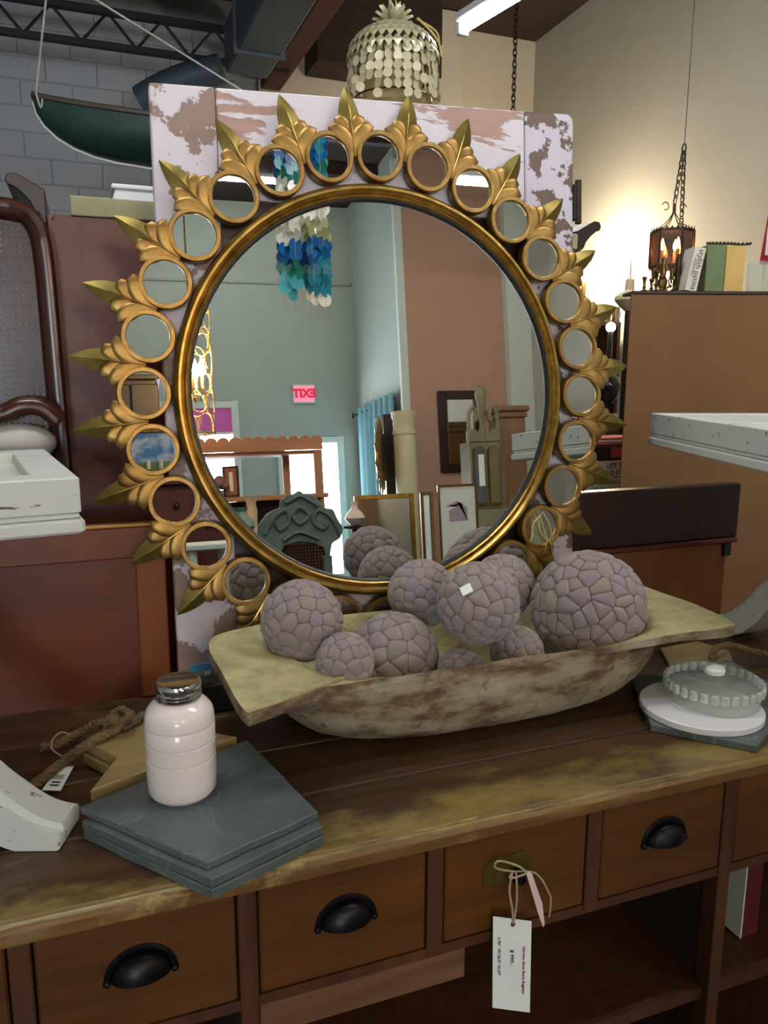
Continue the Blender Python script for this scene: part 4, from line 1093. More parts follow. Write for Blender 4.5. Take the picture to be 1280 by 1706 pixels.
# brass candelabrum
cb_ = thing('brass_candelabrum', 'scrolled brass candelabrum on the tan cabinet below the lantern', 'candelabrum', top_pt(1103, .10))
MB().lathe([(.030, .0005), (.026, .008), (.012, .014), (.017, .03), (.020, .05), (.010, .065), (.014, .085), (.008, .11), (.012, .125), (.012, .135)], 16).build('stem', brass, cb_, smooth=True)
for s in (-1, 1):
    sp2 = [(s*(.01+.035*t), 0, .07+.05*math.sin(t*PI*1.2)) for t in [i/8 for i in range(9)]]
    MB().tube(sp2, .0032, 5).build('scroll_arm', brass, cb_, smooth=True)
    MB().tube([(s*(.042+.012*math.cos(a)), 0, .05+.018*math.sin(a)) for a in [i*.6 for i in range(9)]], .0028, 5).build('scroll_curl', brass, cb_, smooth=True)
    MB().lathe([(.006, .055), (.009, .07), (.009, .095)], 10, Mat((s*.045, 0, 0))).build('candle_cup', brass, cb_, smooth=True)
fg = thing('brass_figure_stand', 'dark ornate brass stand between the lantern and the leaning book', 'ornament', top_pt(1128, .105))
MB().lathe([(.034, .0005), (.030, .012), (.016, .02), (.020, .04), (.012, .06), (.016, .075), (.010, .10), (.013, .125), (.008, .15), (.0001, .155)], 14).build('stem', iron_br, fg, smooth=True)
for i in range(5):
    a = 2*PI*i/5; MB().tube(catmull([(.02*math.cos(a), .02*math.sin(a), .03), (.04*math.cos(a), .04*math.sin(a), .022), (.036*math.cos(a), .036*math.sin(a), .002)], 4), .005, 5).build('claw_foot', brass, fg, smooth=True)
# books
def bookobj(label, px0, px1, h, depth, mat, pg=paper):
    t = thing('book', label, 'book', top_pt(px0, .012), RT, 'books on the tan cabinet')
    w_ = top_t(px1, .012)-top_t(px0, .012)-.002
    MB().box((0, 0, .0006), (w_, .004, h)).box((0, depth-.004, .0006), (w_, depth, h)).box((0, 0, .0006), (.004, depth, h)).build('cover', mat, t, bevel=.001)
    MB().box((.0045, .0045, .004), (w_-.002, depth-.0045, h-.004)).build('page_block', pg, t)
    return t
bw_ = .046; tb_ = top_t(1174, .012)-.033-bw_
bk1 = thing('book', 'white book with vertical lettering leaning at the left of the green book', 'book', (xl_+tb_*_c-.012*_s, YT+tb_*_s+.012*_c, zt_), RT, 'books on the tan cabinet')
Mb = Matrix.Rotation(.17, 4, 'Y')
MB().box((0, 0, .0066), (bw_, .10, .172), Mb).build('cover', plain('white_book_cover', '#d9d2c4', .6), bk1, bevel=.001)
text('stylish patina', .030, ink, bk1, Mb @ Mat((bw_*.66, -.0006, .088), rx=PI/2) @ Matrix.Rotation(-PI/2, 4, 'Z'))
for k in (.22, .34): MB().box((bw_*k, -.0005, .06), (bw_*k+.002, 0, .13), Mb).build('printed_line', ink, bk1)
bookobj('thick green cloth book next to the leaning white book', 1174, 1206, .176, .10, plain('green_cloth', '#6c7c52', .7))
bookobj('thick yellow book at the right of the green book', 1206, 1238, .172, .10, plain('yellow_paper_cover', '#d2ad62', .7))
sw = thing('dried_garland', 'thin dark leafy garland lying on top of the books', 'garland', V(top_pt(1174, .05))+V((0, 0, .178)), RT)
gl_ = top_t(1238, .05)-top_t(1174, .05)
gp = catmull([(-.006, -.01, .003), (gl_*.25, .01, .008), (gl_*.5, -.005, .005), (gl_*.75, -.01, .002), (gl_*1.03, -.02, .002)], 6)
MB().tube(gp, .003, 5).build('stem', iron_br, sw)
for i, q in enumerate(gp[::2]): MB().sphere((q.x, q.y, q.z+.004), .0065, 6, 4, sq=(1, .7, .8)).build('bud', iron_br, sw)
def crystal(px, label):
    t = thing('crystal_glass', label, 'glass', top_pt(px, .055), 0, 'cut crystal glasses on the tan cabinet')
    MB().lathe([(.0001, .0006), (.026, .0006), (.029, .004), (.031, .12), (.0295, .12), (.027, .008), (.0001, .008)], 36, flute=lambda a, j: .03*math.cos(12*a)).build('tumbler', cloudy, t, smooth=True)
    return t
crystal(1256, 'cut crystal tumbler right of the yellow book'); crystal(1282, 'cut crystal tumbler at the right picture edge below the red flag')
# red flag
q = [pY(x, y, YT+.3) for x, y in ((1283, 345), (1266, 440), (1300, 440), (1330, 345))]
fl_ = thing('red_pennant', 'red pennant with white triangle at the right picture edge', 'pennant', q[1])
MB().add(q+[v+V((0, .003, 0)) for v in q], [(0, 1, 2, 3), (7, 6, 5, 4), (0, 4, 5, 1), (1, 5, 6, 2), (2, 6, 7, 3), (3, 7, 4, 0)]).build('cloth', plain('red_cloth', '#a01828', .8), fl_, world=True)
q2 = [pY(x, y, YT+.298) for x, y in ((1280, 375), (1275, 425), (1290, 425))]
MB().add(q2+[v+V((0, .001, 0)) for v in q2], [(0, 1, 2), (5, 4, 3), (0, 3, 4, 1), (1, 4, 5, 2), (2, 5, 3, 0)]).build('white_triangle', paper, fl_, world=True)
MB().tube([q[0]+V((-.0, 0, 0)), V((q[0].x+.05, YT+.3, ceil_z(YT+.3)))], .003, 4).build('hanging_cord', twine, fl_, world=True)

# ================================================================== hanging lantern
YL = 3.3
c = pY(1119, 420, YL); zl0, zl1 = pY(1119, 446, YL).z, pY(1119, 385, YL).z; RL = .102
ln_ = thing('hanging_lantern', 'six sided smoked glass lantern with candle bulbs hanging on chains', 'lantern', (c.x, YL, zl0))
H_ = zl1-zl0
hexp = [(RL*math.cos(PI/3*i+.3), RL*math.sin(PI/3*i+.3)) for i in range(6)]
for i in range(6):
    a, b_ = V((*hexp[i], 0)), V((*hexp[(i+1) % 6], 0))
    MB().add([a*.985, b_*.985, b_*.985+V((0, 0, H_)), a*.985+V((0, 0, H_)), a*.975, b_*.975, b_*.975+V((0, 0, H_)), a*.975+V((0, 0, H_))], [(0, 1, 2, 3), (7, 6, 5, 4), (0, 4, 5, 1), (1, 5, 6, 2), (2, 6, 7, 3), (3, 7, 4, 0)]).build('pane', amber, ln_)
    MB().tube([a, a+V((0, 0, H_))], .006, 6).build('corner_bar', iron_br, ln_)
    for zz, s in ((0, -1), (H_, 1)):
        mb = MB(); nseg = 8; vs = []
        for k in range(nseg*4+1):
            t = k/(nseg*4); p_ = a.lerp(b_, t); sc = abs(math.sin(t*PI*4))**.6
            vs.append((p_, sc))
        for k, (p_, sc) in enumerate(vs):
            mb.v += [p_+V((0, 0, zz-s*.010)), p_+V((0, 0, zz+s*(.004+.014*(1-sc)))), p_*.97+V((0, 0, zz-s*.010)), p_*.97+V((0, 0, zz+s*(.004+.014*(1-sc))))]
        for k in range(len(vs)-1):
            o = k*4; mb.f += [(o, o+4, o+5, o+1), (o+2, o+3, o+7, o+6), (o+1, o+5, o+7, o+3), (o, o+2, o+6, o+4)]
        mb.build('scalloped_band', iron_br, ln_)
for i in range(3):
    a = 2*PI*i/3+.5
    p_ = (.045*math.cos(a), .045*math.sin(a))
    MB().lathe([(.009, .015), (.009, .085)], 10, Mat((p_[0], p_[1], 0))).build('candle_sleeve', pinkpaper, ln_, smooth=True)
    MB().lathe([(.004, .085), (.011, .102), (.008, .122), (.0005, .142)], 10, Mat((p_[0], p_[1], 0))).build('bulb', bulb_e, ln_, smooth=True)
MB().lathe([(.055, .006), (.055, .012), (.01, .016), (.01, .02)], 16).build('candle_plate', iron_br, ln_, smooth=True)
for i in range(6):
    a = V((*hexp[i], 0)); MB().tube([a+V((0, 0, .002)), V((0, 0, .006))], .003, 5).build('spoke', iron_br, ln_)
    MB().tube([tuple(q) for q in bez((a.x, a.y, H_), (a.x*.25, a.y*.25, H_+.03), (0, 0, H_+.10), 6)], .0028, 5).build('top_scroll', iron_br, ln_)
MB().tube([(0, 0, H_+.08), (0, 0, H_+.13)], .008, 8).build('stem', iron_br, ln_)
for s in (-1, 1): MB().tube([(s*(.055+.02*math.cos(a)), 0, H_+.115+.018*math.sin(a)) for a in [.2+i*.6 for i in range(9)]], .0025, 5).build('curl', iron_br, ln_)
ztop_c = pY(1130, 240, YL).z-zl0
chain_mb((0, 0, H_+.13), (.035, 0, ztop_c), .045, .0035, .011).build('chain', iron_br, ln_)
chain_mb((.05, 0, H_), (.035, 0, ztop_c), .045, .0035, .011).build('chain', iron_br, ln_)
MB().tube([(.035, 0, ztop_c), (.035, 0, ceil_z(YL)-zl0)], .0018, 4).build('wire', steel, ln_)

# ================================================================== dark hutch with lamp by the right wall
YH = 5.72
hx0, hx1 = pY(965, 560, YH).x, pY(965, 560, YH).x+.42
hz = pY(1000, 536, YH).z
hu = thing('dark_hutch', 'dark wooden hutch by the right wall below the glowing lamp', 'hutch', ((hx0+hx1)/2, YH+.2, 0))
B((hx0, YH+.3, .0), (hx1, YH+.32, hz)).build('back', maho_dark, hu, world=True)
for x in (hx0, hx1-.03): B((x, YH+.0, .0), (x+.03, YH+.2995, hz)).build('side', maho_dark, hu, world=True)
for z in (.9, 1.25, 1.6, hz-.03): B((hx0+.0305, YH, z), (hx1-.0305, YH+.2995, z+.03)).build('shelf', maho_dark, hu, world=True)
B((hx0+.0305, YH+.005, .1), (hx1-.0305, YH+.03, .895)).build('door', maho_dark, hu, world=True, bevel=.004)
# globe lamp on the hutch
gp = pY(974, 452, YH+.16)
gl = thing('globe_lamp', 'glowing globe lamp on the dark hutch, half hidden by a gold leaf', 'lamp', (gp.x, YH+.16, hz))
MB().lathe([(.07, .0005), (.06, .02), (.02, .04), (.025, .10), (.018, gp.z-hz-.08)], 16).build('base', brass, gl, smooth=True)
MB().sphere((0, 0, gp.z-hz), .085, 16, 10).build('globe', globe_e, gl, smooth='all')
# bulb lamp in front of the hutch
bp = pY(1018, 545, 4.9)
bl = thing('oil_lamp', 'dark glass oil lamp with a bright bare bulb right of the mirror', 'lamp', (bp.x, 4.9, 1.2))
MB().sphere((0, 0, bp.z-1.2), .035, 12, 8).build('bulb', bulb_e, bl, smooth='all')
MB().lathe([(.05, .0005), (.045, .015), (.02, .03), (.03, .08), (.085, .16), (.10, .22), (.08, .28), (.03, .32), (.03, .36), (.045, .37), (.02, .40), (.018, bp.z-1.2-.03)], 18).build('base', plain('dark_glass', '#1d1f20', .1), bl, smooth=True)
MB().tube([(.0, 0, bp.z-1.2+.035), (-.01, 0, bp.z-1.2+.09), (.015, 0, bp.z-1.2+.14)], .004, 5).build('arm', brass, bl)
tbl = thing('dark_chest', 'dark chest under the oil lamp right of the mirror', 'chest', (bp.x+.1, 4.95, 0))
B((bp.x-.35, 4.7, 0.02), (bp.x+.35, 5.15, 1.17)).build('body', maho_dark, tbl, world=True, bevel=.006)
B((bp.x-.37, 4.68, 1.17), (bp.x+.37, 5.17, 1.2)).build('top', maho_dark, tbl, world=True, bevel=.004)
for z in (.3, .6, .9): 
    dz = B((bp.x-.32, 4.69, z-.13), (bp.x+.32, 4.6995, z+.13)).build('drawer', maho_dark, tbl, world=True, bevel=.003)
    for s in (-.18, .18): MB().sphere((bp.x+s, 4.68, z), .015, 8, 6).build('knob', iron_br, dz, world=True)
for i, (px, h) in enumerate(((1002, .10), (1018, .11), (1034, .13))):
    x = pY(px, 520, YH).x
    mg = thing('pewter_mug', ('smallest pewter mug on the dark hutch, next to the gold leaves', 'middle pewter mug of three on the dark hutch', 'tallest pewter mug on the hutch, beside the spired ornament')[i], 'mug', (x, YH+.06, hz), 0, 'pewter mugs on the dark hutch')
    MB().lathe([(.035, .0005), (.037, .01), (.032, .03), (.034, h-.01), (.037, h), (.031, h), (.028, .02), (.0001, .02)], 16).build('cup', pewter, mg, smooth=True)
    MB().tube([(0, -.032-.028*math.sin(a), h*.5+h*.32*math.cos(a)) for a in [PI*k/8 for k in range(9)]], .004, 5).build('handle', pewter, mg, smooth=True)
# spired ornament left of tan cabinet top
sx = pY(1048, 500, 3.2).x
so = thing('spired_ceiling_lamp', 'cream domed ornament with a tall thin spire behind the tan cabinet', 'ornament', (sx, 3.2, 0))
zz = lambda py: pY(1048, py, 3.2).z
MB().lathe([(.02, zz(518)), (.05, zz(508)), (.068, zz(500)), (.066, zz(494)), (.045, zz(488)), (.022, zz(484)), (.020, zz(466)), (.012, zz(464)), (.005, zz(462)), (.0025, zz(432)), (.0005, zz(428))], 20).build('spire', plain('cream_plaster', '#cbb995', .5), so, smooth=True)
MB().lathe([(.12, .0), (.11, .04), (.02, .08), (.015, 1.0), (.015, zz(518))], 16).build('stand', iron_br, so, smooth=True)
# lettered sign and tin on a low trunk
YS = 2.86
tk = thing('storage_trunk', 'dark trunk behind the low cabinet carrying the lettered sign', 'trunk', (2.0, YS+.2, 0))
B((1.55, YS-.02, .02), (1.98, YS+.35, .95)).build('body', maho_dark, tk, world=True, bevel=.01)
B((1.54, YS-.03, .95), (1.99, YS+.36, .98)).build('lid', maho_dark, tk, world=True, bevel=.008)
s0, s1 = pY(968, 818, YS), pY(1062, 766, YS)
sg = thing('lettered_sign', 'white sign with mottled green lettering right of the mirror', 'sign', (s0.x, YS, .98))
B((s0.x, YS, .9805), (s1.x, YS+.012, s1.z)).build('board', plain('cream_sign', '#d8d6c6', .7), sg, world=True, bevel=.001)
for body, px, py, size, mt in (('LET YOUR', 1036, 775, .034, '#5a4638'), ('DREAMS', 1034, 790, .052, '#6b7a4c'), ('BE BIGGER', 1026, 803, .026, '#5a4638'), ('THAN YOUR', 1012, 816, .042, '#7a9a96')):
    p_ = pY(px, py, YS-.0008)-sg.location
    text(body, size, plain('sign_'+body.split()[0].lower(), mt, .7), sg, Mat(p_, rx=PI/2), bold=.0006)
tn = thing('tin_box', 'black and red printed tin box on top of the lettered sign board', 'tin', (s0.x+.1, YS+.1, s1.z))
B((s0.x, YS+.0, s1.z+.0005), (s1.x, YS+.12, pY(1030, 742, YS).z)).build('tin_body', plain('black_tin', '#1c1513', .4), tn, world=True, bevel=.006)
a, b2 = pY(1018, 762, YS), pY(1042, 745, YS)
B((a.x, YS-.0012, a.z), (b2.x, YS+.001, b2.z)).build('red_print', plain('red_print', '#a83a28', .5), tn, world=True)
pb = thing('folded_cloth', 'folded pink and white cloth on top of the printed tin box', 'cloth', (s0.x+.1, YS+.06, pY(1030, 742, YS).z))
for i, (m_, z_) in enumerate((('#c05a50', 0), ('#d8d0c8', .012), ('#c86a5c', .024))):
    B((s0.x+.02, YS+.01, pY(1030, 742, YS).z+.0006+z_), (s1.x, YS+.11, pY(1030, 742, YS).z+z_+.0118)).build('cloth_fold', plain('cloth_%d' % i, m_, .9), pb, world=True, bevel=.004)

# ================================================================== the shop behind the camera, seen in the mirror
# exit sign on the rear wall
c = mY(507, 656, YR+.05)
ex = thing('exit_sign', 'red lit EXIT sign on the grey green wall, seen in the mirror', 'exit sign', c)
B((c.x-.15, YR, c.z-.125), (c.x+.15, YR+.05, c.z+.125)).build('case', foam, ex, world=True, bevel=.006)
B((c.x-.13, YR+.0495, c.z-.105), (c.x+.13, YR+.054, c.z+.105)).build('face', exit_e, ex, world=True)
text('EXIT', .15, exit_l, ex, Mat((0, .006, 0), rx=PI/2, rz=PI), bold=.009)
# conduit
a, b2 = mY(345, 468, YR+.02), mY(598, 466, YR+.02)
tag(MB().tube([(a.x-1.5, YR+.02, a.z), (b2.x-.15, YR+.02, a.z), (b2.x-.1, YR+.02, a.z+.05), (b2.x-.1, YR+.02, ceil_z(YR)-.12)], .018, 8).build('conduit_pipe', rear_wall_m, smooth=True), 'painted conduit running across the grey green wall, seen in the mirror', 'pipe')
# curtain on the return wall
XC = 2.82
p0, p1 = mX(596, 692, XC), mX(672, 655, XC)
y_a, y_b = sorted((p0.y, p1.y)); zc = (p0.z+p1.z)/2
y_a = max(y_a, -6.9); y_b = min(y_b, -5.12)
cu = thing('teal_curtain', 'teal curtain on a black rod beside the peach wall, seen in the mirror', 'curtain', (XC, (y_a+y_b)/2, .6))
MB().tube([(XC, y_a-.08, zc), (XC, y_b+.03, zc)], .012, 8).build('rod', blackmetal, cu, world=True)
MB().tube([(XC, y_a-.08, zc), (XC-.03, y_a-.12, zc+.03), (XC-.03, y_a-.15, zc-.03), (XC, y_a-.18, zc)], .009, 6).build('finial', blackmetal, cu, world=True)
mb = MB(); n = 48
for i in range(n+1):
    y = y_a+(y_b-y_a)*i/n; o = .04*math.sin(i/n*PI*14)
    for z in (.45, 1.2, zc-.08, zc+.07): mb.v.append((XC-.005+o*(1 if z < zc-.1 else .75), y, z))
for i in range(n):
    for k in range(3): mb.f.append((i*4+k, i*4+k+1, i*4+5+k, i*4+4+k))
cur = mb.build('cloth', plain('teal_cloth', '#5d8990', .8, 0, .12, 6), cu, world=True, smooth=True)
for i in range(7):
    y = y_a+(y_b-y_a)*(i+.5)/7; MB().tube([(XC+.0, y+.022*math.cos(a), zc+.022*math.sin(a)) for a in [k*PI/5 for k in range(10)]], .006, 5, closed=True).build('grommet', blackmetal, cu, world=True)
a, b2 = mX(589, 722, 2.885), mX(602, 776, 2.885)
pf = thing('thin_framed_print', 'thin black framed print left of the teal curtain, seen in the mirror', 'picture', (2.88, a.y, b2.z))
ya, yb = sorted((max(-6.95, a.y), max(-6.6, b2.y)))
B((2.875, ya, b2.z), (2.899, yb, a.z)).build('frame', black, pf, world=True)
B((2.872, ya+.025, b2.z+.025), (2.876, yb-.025, a.z-.025)).build('print', paper, pf, world=True)
# cream chipped column
def mcol(px, y): return mY(px, 750, y).x
YY = -4.55
xa_, xb_ = mcol(657, YY), mcol(693, YY); xm, rm = (xa_+xb_)/2, (xb_-xa_)/2
zt2 = mY(673, 686, YY).z
col_ = thing('wooden_column', 'cream column with chipped paint in front of peach wall, seen in mirror', 'column', (xm, YY, 0))
MB().lathe([(rm*1.0, 0), (rm*.96, zt2-.25), (rm*1.06, zt2-.24), (rm*1.06, zt2-.20), (rm*.96, zt2-.19), (rm*.98, zt2-.08), (rm*1.1, zt2-.06), (rm*1.1, zt2), (.0001, zt2)], 32).build('shaft', chippy('chipped_cream_paint', '#d2c9a4', '#6d4c34', 'z', 5, .67, 2), col_, smooth=True)
# gilt sunburst mirror and dark board leaning edge-on
xs_ = mcol(632, YY-.1)
gb = thing('gilt_leaf_mirror', 'gilt leafy sunburst mirror seen edge-on beside the cream column in the mirror', 'mirror', (xs_, YY-.1, .9))
zc_ = mY(632, 760, YY-.1).z
Mg = Mat((0, 0, zc_-.9), rz=2.0) @ Matrix.Rotation(PI/2, 4, 'X')
MB().lathe([(.0001, -.01), (.26, -.01), (.28, .0), (.28, .02), (.26, .03), (.0001, .012)], 32, Mg).build('disc', gold, gb, smooth=True)
lfm = petal([V((0, .26+.16*i/6, .01)) for i in range(7)], [.055*math.sin(PI*(.2+.8*i/6)) if i < 6 else .001 for i in range(7)], .02, 4, True); gme = None
for i in range(14):
    if gme is None: o = lfm.build('gilt_leaf', gold, gb, smooth=True); gme = o.data
    else: o = link('gilt_leaf', gme, gb)
    o.matrix_local = Mg @ Matrix.Rotation(2*PI*i/14, 4, 'Z')
B((xs_-.2, YY-.2, 0), (xs_-.02, YY+.2, .44)).build('plinth_box', maho_dark, gb, world=True, bevel=.01)
YY -= .45; a, b2 = mcol(641, YY+.02), mcol(658, YY+.02)
tag(B((a, YY-.2, 0), (b2-.01, YY+.02, mY(648, 690, YY).z)).build('dark_plank', maho_dark, bevel=.005), 'tall dark plank between gilt leaf mirror and cream column, seen in the mirror', 'plank')
# dark framed mirror on the peach wall
YP = -4.99
a, b2 = mY(727, 652, YP), mY(806, 785, YP); z0, z1 = b2.z, a.z
fm = thing('dark_framed_mirror', 'dark wooden framed mirror hanging on the peach wall, seen in the mirror', 'mirror', ((a.x+b2.x)/2, YP, z0))
t = .10
for lo_, hi_ in (((a.x, z0), (a.x+t, z1)), ((b2.x-t, z0), (b2.x, z1)), ((a.x+t, z0), (b2.x-t, z0+t)), ((a.x+t, z1-t), (b2.x-t, z1))):
    B((lo_[0], YP, lo_[1]), (hi_[0], YP+.05, hi_[1])).build('frame_rail', maho_dark, fm, world=True, bevel=.008)
B((a.x+t, YP, z0+t), (b2.x-t, YP+.03, z1-t)).build('glass', silver, fm, world=True)
for lo_, hi_ in (((a.x+t, z0+t), (a.x+t+.012, z1-t)), ((b2.x-t-.012, z0+t), (b2.x-t, z1-t))): B((lo_[0], YP+.03, lo_[1]), (hi_[0], YP+.04, hi_[1])).build('gilt_edge', gold, fm, world=True)
# secretary desk with broken pediment
YQ = -3.5
sx0, sx1 = mY(787, 760, YQ).x, mY(838, 760, YQ).x; zs_ = mY(810, 735, YQ).z; zp = mY(810, 638, YQ).z; zd = mY(810, 848, YQ).z
grn = plain('aged_grey_green_wood', '#7a7458', .5, 0, .25, 5); tanw = wood('painted_tan_wood', '#7d5a38', '#95704a', None, 'z', 2, .5)
se = thing('secretary_desk', 'tall antique secretary desk with scrolled pediment, seen in the mirror', 'secretary', ((sx0+sx1)/2, YQ, 0))
W_ = sx1-sx0
B((sx0, YQ-.3, zd), (sx1, YQ-.05, zs_)).build('upper_case', grn, se, world=True, bevel=.006)
for k in range(2):
    xa2 = sx0+.02+k*(W_/2-.005); xb2 = xa2+W_/2-.035
    dr_ = MB(); arch = [(xa2, zd+.03), (xb2, zd+.03), (xb2, zs_-.10)]+[((xa2+xb2)/2+(xb2-xa2)/2*math.cos(a), zs_-.10+(xb2-xa2)/2*math.sin(a)) for a in [PI*i/10 for i in range(1, 10)]]+[(xa2, zs_-.10)]
    d_ = dr_.prism(arch, 0, .02, Matrix.Translation((0, YQ-.05, 0)) @ Matrix(((1, 0, 0, 0), (0, 0, 1, 0), (0, 1, 0, 0), (0, 0, 0, 1)))).build('door', brass, se, world=True)
    cx_ = (xa2+xb2)/2; s_ = .82
    MB().prism([(cx_+(x-cx_)*s_, zd+.06+(z-zd-.03)*.93) for x, z in arch], 0, .006, Matrix.Translation((0, YQ-.03, 0)) @ Matrix(((1, 0, 0, 0), (0, 0, 1, 0), (0, 1, 0, 0), (0, 0, 0, 1)))).build('door_panel', plain('silvered_panel_%d' % k, '#5f6b70' if k == 0 else '#857a58', .25, .4), d_, world=True)
for s in (-1, 1):
    xm_ = (sx0+sx1)/2
    pts = [(xm_+s*W_/2, zs_), (xm_+s*W_/2, zs_+.10), (xm_+s*W_*.36, zs_+.13), (xm_+s*W_*.2, zs_+.09), (xm_, zs_+.07), (xm_, zs_)]
    xz_m = Matrix(((1, 0, 0, 0), (0, 0, 1, 0), (0, 1, 0, 0), (0, 0, 0, 1)))
    MB().prism(pts, 0, .06, Matrix.Translation((0, YQ-.1, 0)) @ xz_m).build('pediment_board', grn, se, world=True, bevel=.004)
    arc = catmull([(xm_+s*W_*.48, YQ-.07, zs_+.10), (xm_+s*W_*.47, YQ-.07, zs_+.24), (xm_+s*W_*.36, YQ-.07, zs_+.33), (xm_+s*W_*.24, YQ-.07, zs_+.30), (xm_+s*W_*.22, YQ-.07, zs_+.22), (xm_+s*W_*.29, YQ-.07, zs_+.20)], 6)
    MB().tube(arc, .02, 8).build('gooseneck_scroll', grn, se, world=True, smooth=True)
MB().lathe([(.045, zs_+.0), (.05, zs_+.08), (.022, zs_+.14), (.025, zs_+.22), (.05, zp-.16), (.06, zp-.09), (.045, zp-.03), (.0001, zp)], 16, Matrix.Translation(((sx0+sx1)/2, YQ-.1, 0))).build('finial', grn, se, world=True, smooth=True)
B((sx0-.05, YQ-.42, .0), (sx1+.05, YQ-.0, zd-.30)).build('lower_case', tanw, se, world=True, bevel=.008)
MB().add([(sx0-.03, YQ+.06, zd-.30), (sx1+.03, YQ+.06, zd-.30), (sx1+.03, YQ-.04, zd), (sx0-.03, YQ-.04, zd), (sx0-.03, YQ-.4, zd-.30), (sx1+.03, YQ-.4, zd-.30), (sx1+.03, YQ-.3, zd), (sx0-.03, YQ-.3, zd)], [(0, 1, 2, 3), (7, 6, 5, 4), (0, 4, 5, 1), (1, 5, 6, 2), (2, 6, 7, 3), (3, 7, 4, 0)]).build('slant_front', grn, se, world=True)
tgp = MB().box((sx0+.07, YQ-.024, zd+.22), (sx0+.13, YQ-.022, zd+.52)).build('paper_tag', paper, se, world=True)
YQ -= .45; x0, x1 = mY(840, 760, YQ-.05).x, mY(878, 760, YQ-.05).x; zk = mY(855, 676, YQ-.05).z
tc2 = thing('clock_case', 'tan painted tall case beside the secretary desk, seen in the mirror', 'clock case', ((x0+x1)/2, YQ-.2, 0))
B((x0, YQ-.4, 0), (x1, YQ-.05, zk-.12)).build('case', tanw, tc2, world=True, bevel=.008)
B((x0-.02, YQ-.42, zk-.12), (x1+.02, YQ-.03, zk-.06)).build('frieze', tanw, tc2, world=True, bevel=.01)
B((x0-.04, YQ-.44, zk-.06), (x1+.04, YQ-.01, zk)).build('cornice', tanw, tc2, world=True, bevel=.014)
# leaning frames
def frame_at(name, label, pa, pb, y, fmat, inner, fw_=.035, zmin=0., mirror_=False):
    a, b_ = mY(*pa, y), mY(*pb, y); z0 = b_.z if zmin is None else zmin
    t = thing(name, label, 'picture' if not mirror_ else 'mirror', ((a.x+b_.x)/2, y, z0))
    for lo_, hi_ in (((a.x, z0), (a.x+fw_, a.z)), ((b_.x-fw_, z0), (b_.x, a.z)), ((a.x+fw_, z0), (b_.x-fw_, z0+fw_)), ((a.x+fw_, a.z-fw_), (b_.x-fw_, a.z))):
        B((lo_[0], y-.03, lo_[1]), (hi_[0], y, hi_[1])).build('frame_rail', fmat, t, world=True, bevel=.005)
    B((a.x+fw_, y-.025, z0+fw_), (b_.x-fw_, y-.012, a.z-fw_)).build('glass' if mirror_ else 'print', inner, t, world=True)
    return t, a, b_
frame_at('gilt_framed_mirror', 'wide thin gilt framed mirror leaning in the shop, seen in the mirror', (590, 826), (696, 950), -3.0, gold, silver, .04, .45, True)
frame_at('framed_print', 'narrow framed print with wide mat, right of the gilt mirror in reflection', (700, 820), (727, 950), -3.25, brass, paper, .03, .45)
t_, a, b_ = frame_at('framed_print', 'large framed pale landscape print by the secretary desk in reflection', (729, 808), (802, 960), -3.1, brass, paper, .02, .45)
zA, zB = mY(760, 835, -3.1).z, mY(760, 868, -3.1).z
MB().prism([(a.x+.10, zB), (b_.x-.10, zB), (b_.x-.10, zA-.06), (b_.x-.2, zA), (b_.x-.3, zA-.04), (a.x+.22, zA-.02), (a.x+.10, zA-.08)], 0, .002, Matrix.Translation((0, -3.112, 0)) @ Matrix(((1, 0, 0, 0), (0, 0, 1, 0), (0, 1, 0, 0), (0, 0, 0, 1)))).build('painted_hills', plain('lilac_wash', '#a79aa6', .8), t_, world=True)
bn = thing('display_bench', 'long low dark bench carrying the leaning frames behind the camera', 'bench', (2.2, -3.2, 0))
a, b_ = mY(585, 900, -3.0).x, mY(735, 900, -3.0).x+.6
B((a, -3.45, .40), (b_-.14, -2.9, .45)).build('bench_top', maho_dark, bn, world=True, bevel=.005)
for x in (a+.05, b_-.2):
    for y in (-3.4, -2.96): B((x-.03, y-.03, 0), (x+.03, y+.03, .3995)).build('leg', maho_dark, bn, world=True)
# orange brown hutch with scalloped valance
YU = -3.0
orng = wood('orange_pine', '#9c6a4a', '#bd8460', None, 'x', 2, .55, 8, .05)
ux0, ux1 = mY(322, 760, YU).x, mY(537, 760, YU).x; uz = mY(430, 729, YU).z; uz1 = mY(430, 752, YU).z; us = mY(430, 826, YU).z
uh = thing('pine_hutch', 'orange pine open hutch with scalloped valance, seen in the mirror', 'hutch', ((ux0+ux1)/2, YU, 0))
def xz(mb_poly, y0, y1): return MB().prism(mb_poly, 0, y1-y0, Matrix.Translation((0, y0, 0)) @ Matrix(((1, 0, 0, 0), (0, 0, 1, 0), (0, 1, 0, 0), (0, 0, 0, 1))))
sc = [(ux0, uz1), (ux1, uz1), (ux1, uz-.03)]
ns = 11
for i in range(ns):
    x_ = ux1-(ux1-ux0)*(i+.5)/ns; rr = (ux1-ux0)/ns/2
    sc += [(x_+rr*math.cos(a), uz-.03+.035*math.sin(a)) for a in [PI*k/6 for k in range(1, 6)]]+[(x_-rr, uz-.03)]
xz(sc, YU, YU+.025).build('scalloped_valance', orng, uh, world=True)
for x in (ux0, ux1-.07): B((x, YU-.03, us), (x+.07, YU-.0005, uz1)).build('front_post', orng, uh, world=True, bevel=.004)
xm_ = mY(478, 780, YU-.3).x
B((xm_-.03, YU-.35, us), (xm_+.03, YU-.32, uz1)).build('rear_post', orng, uh, world=True, bevel=.004)
B((ux0, YU-.38, uz1-.03), (ux1, YU-.0305, uz1)).build('top_board', orng, uh, world=True)
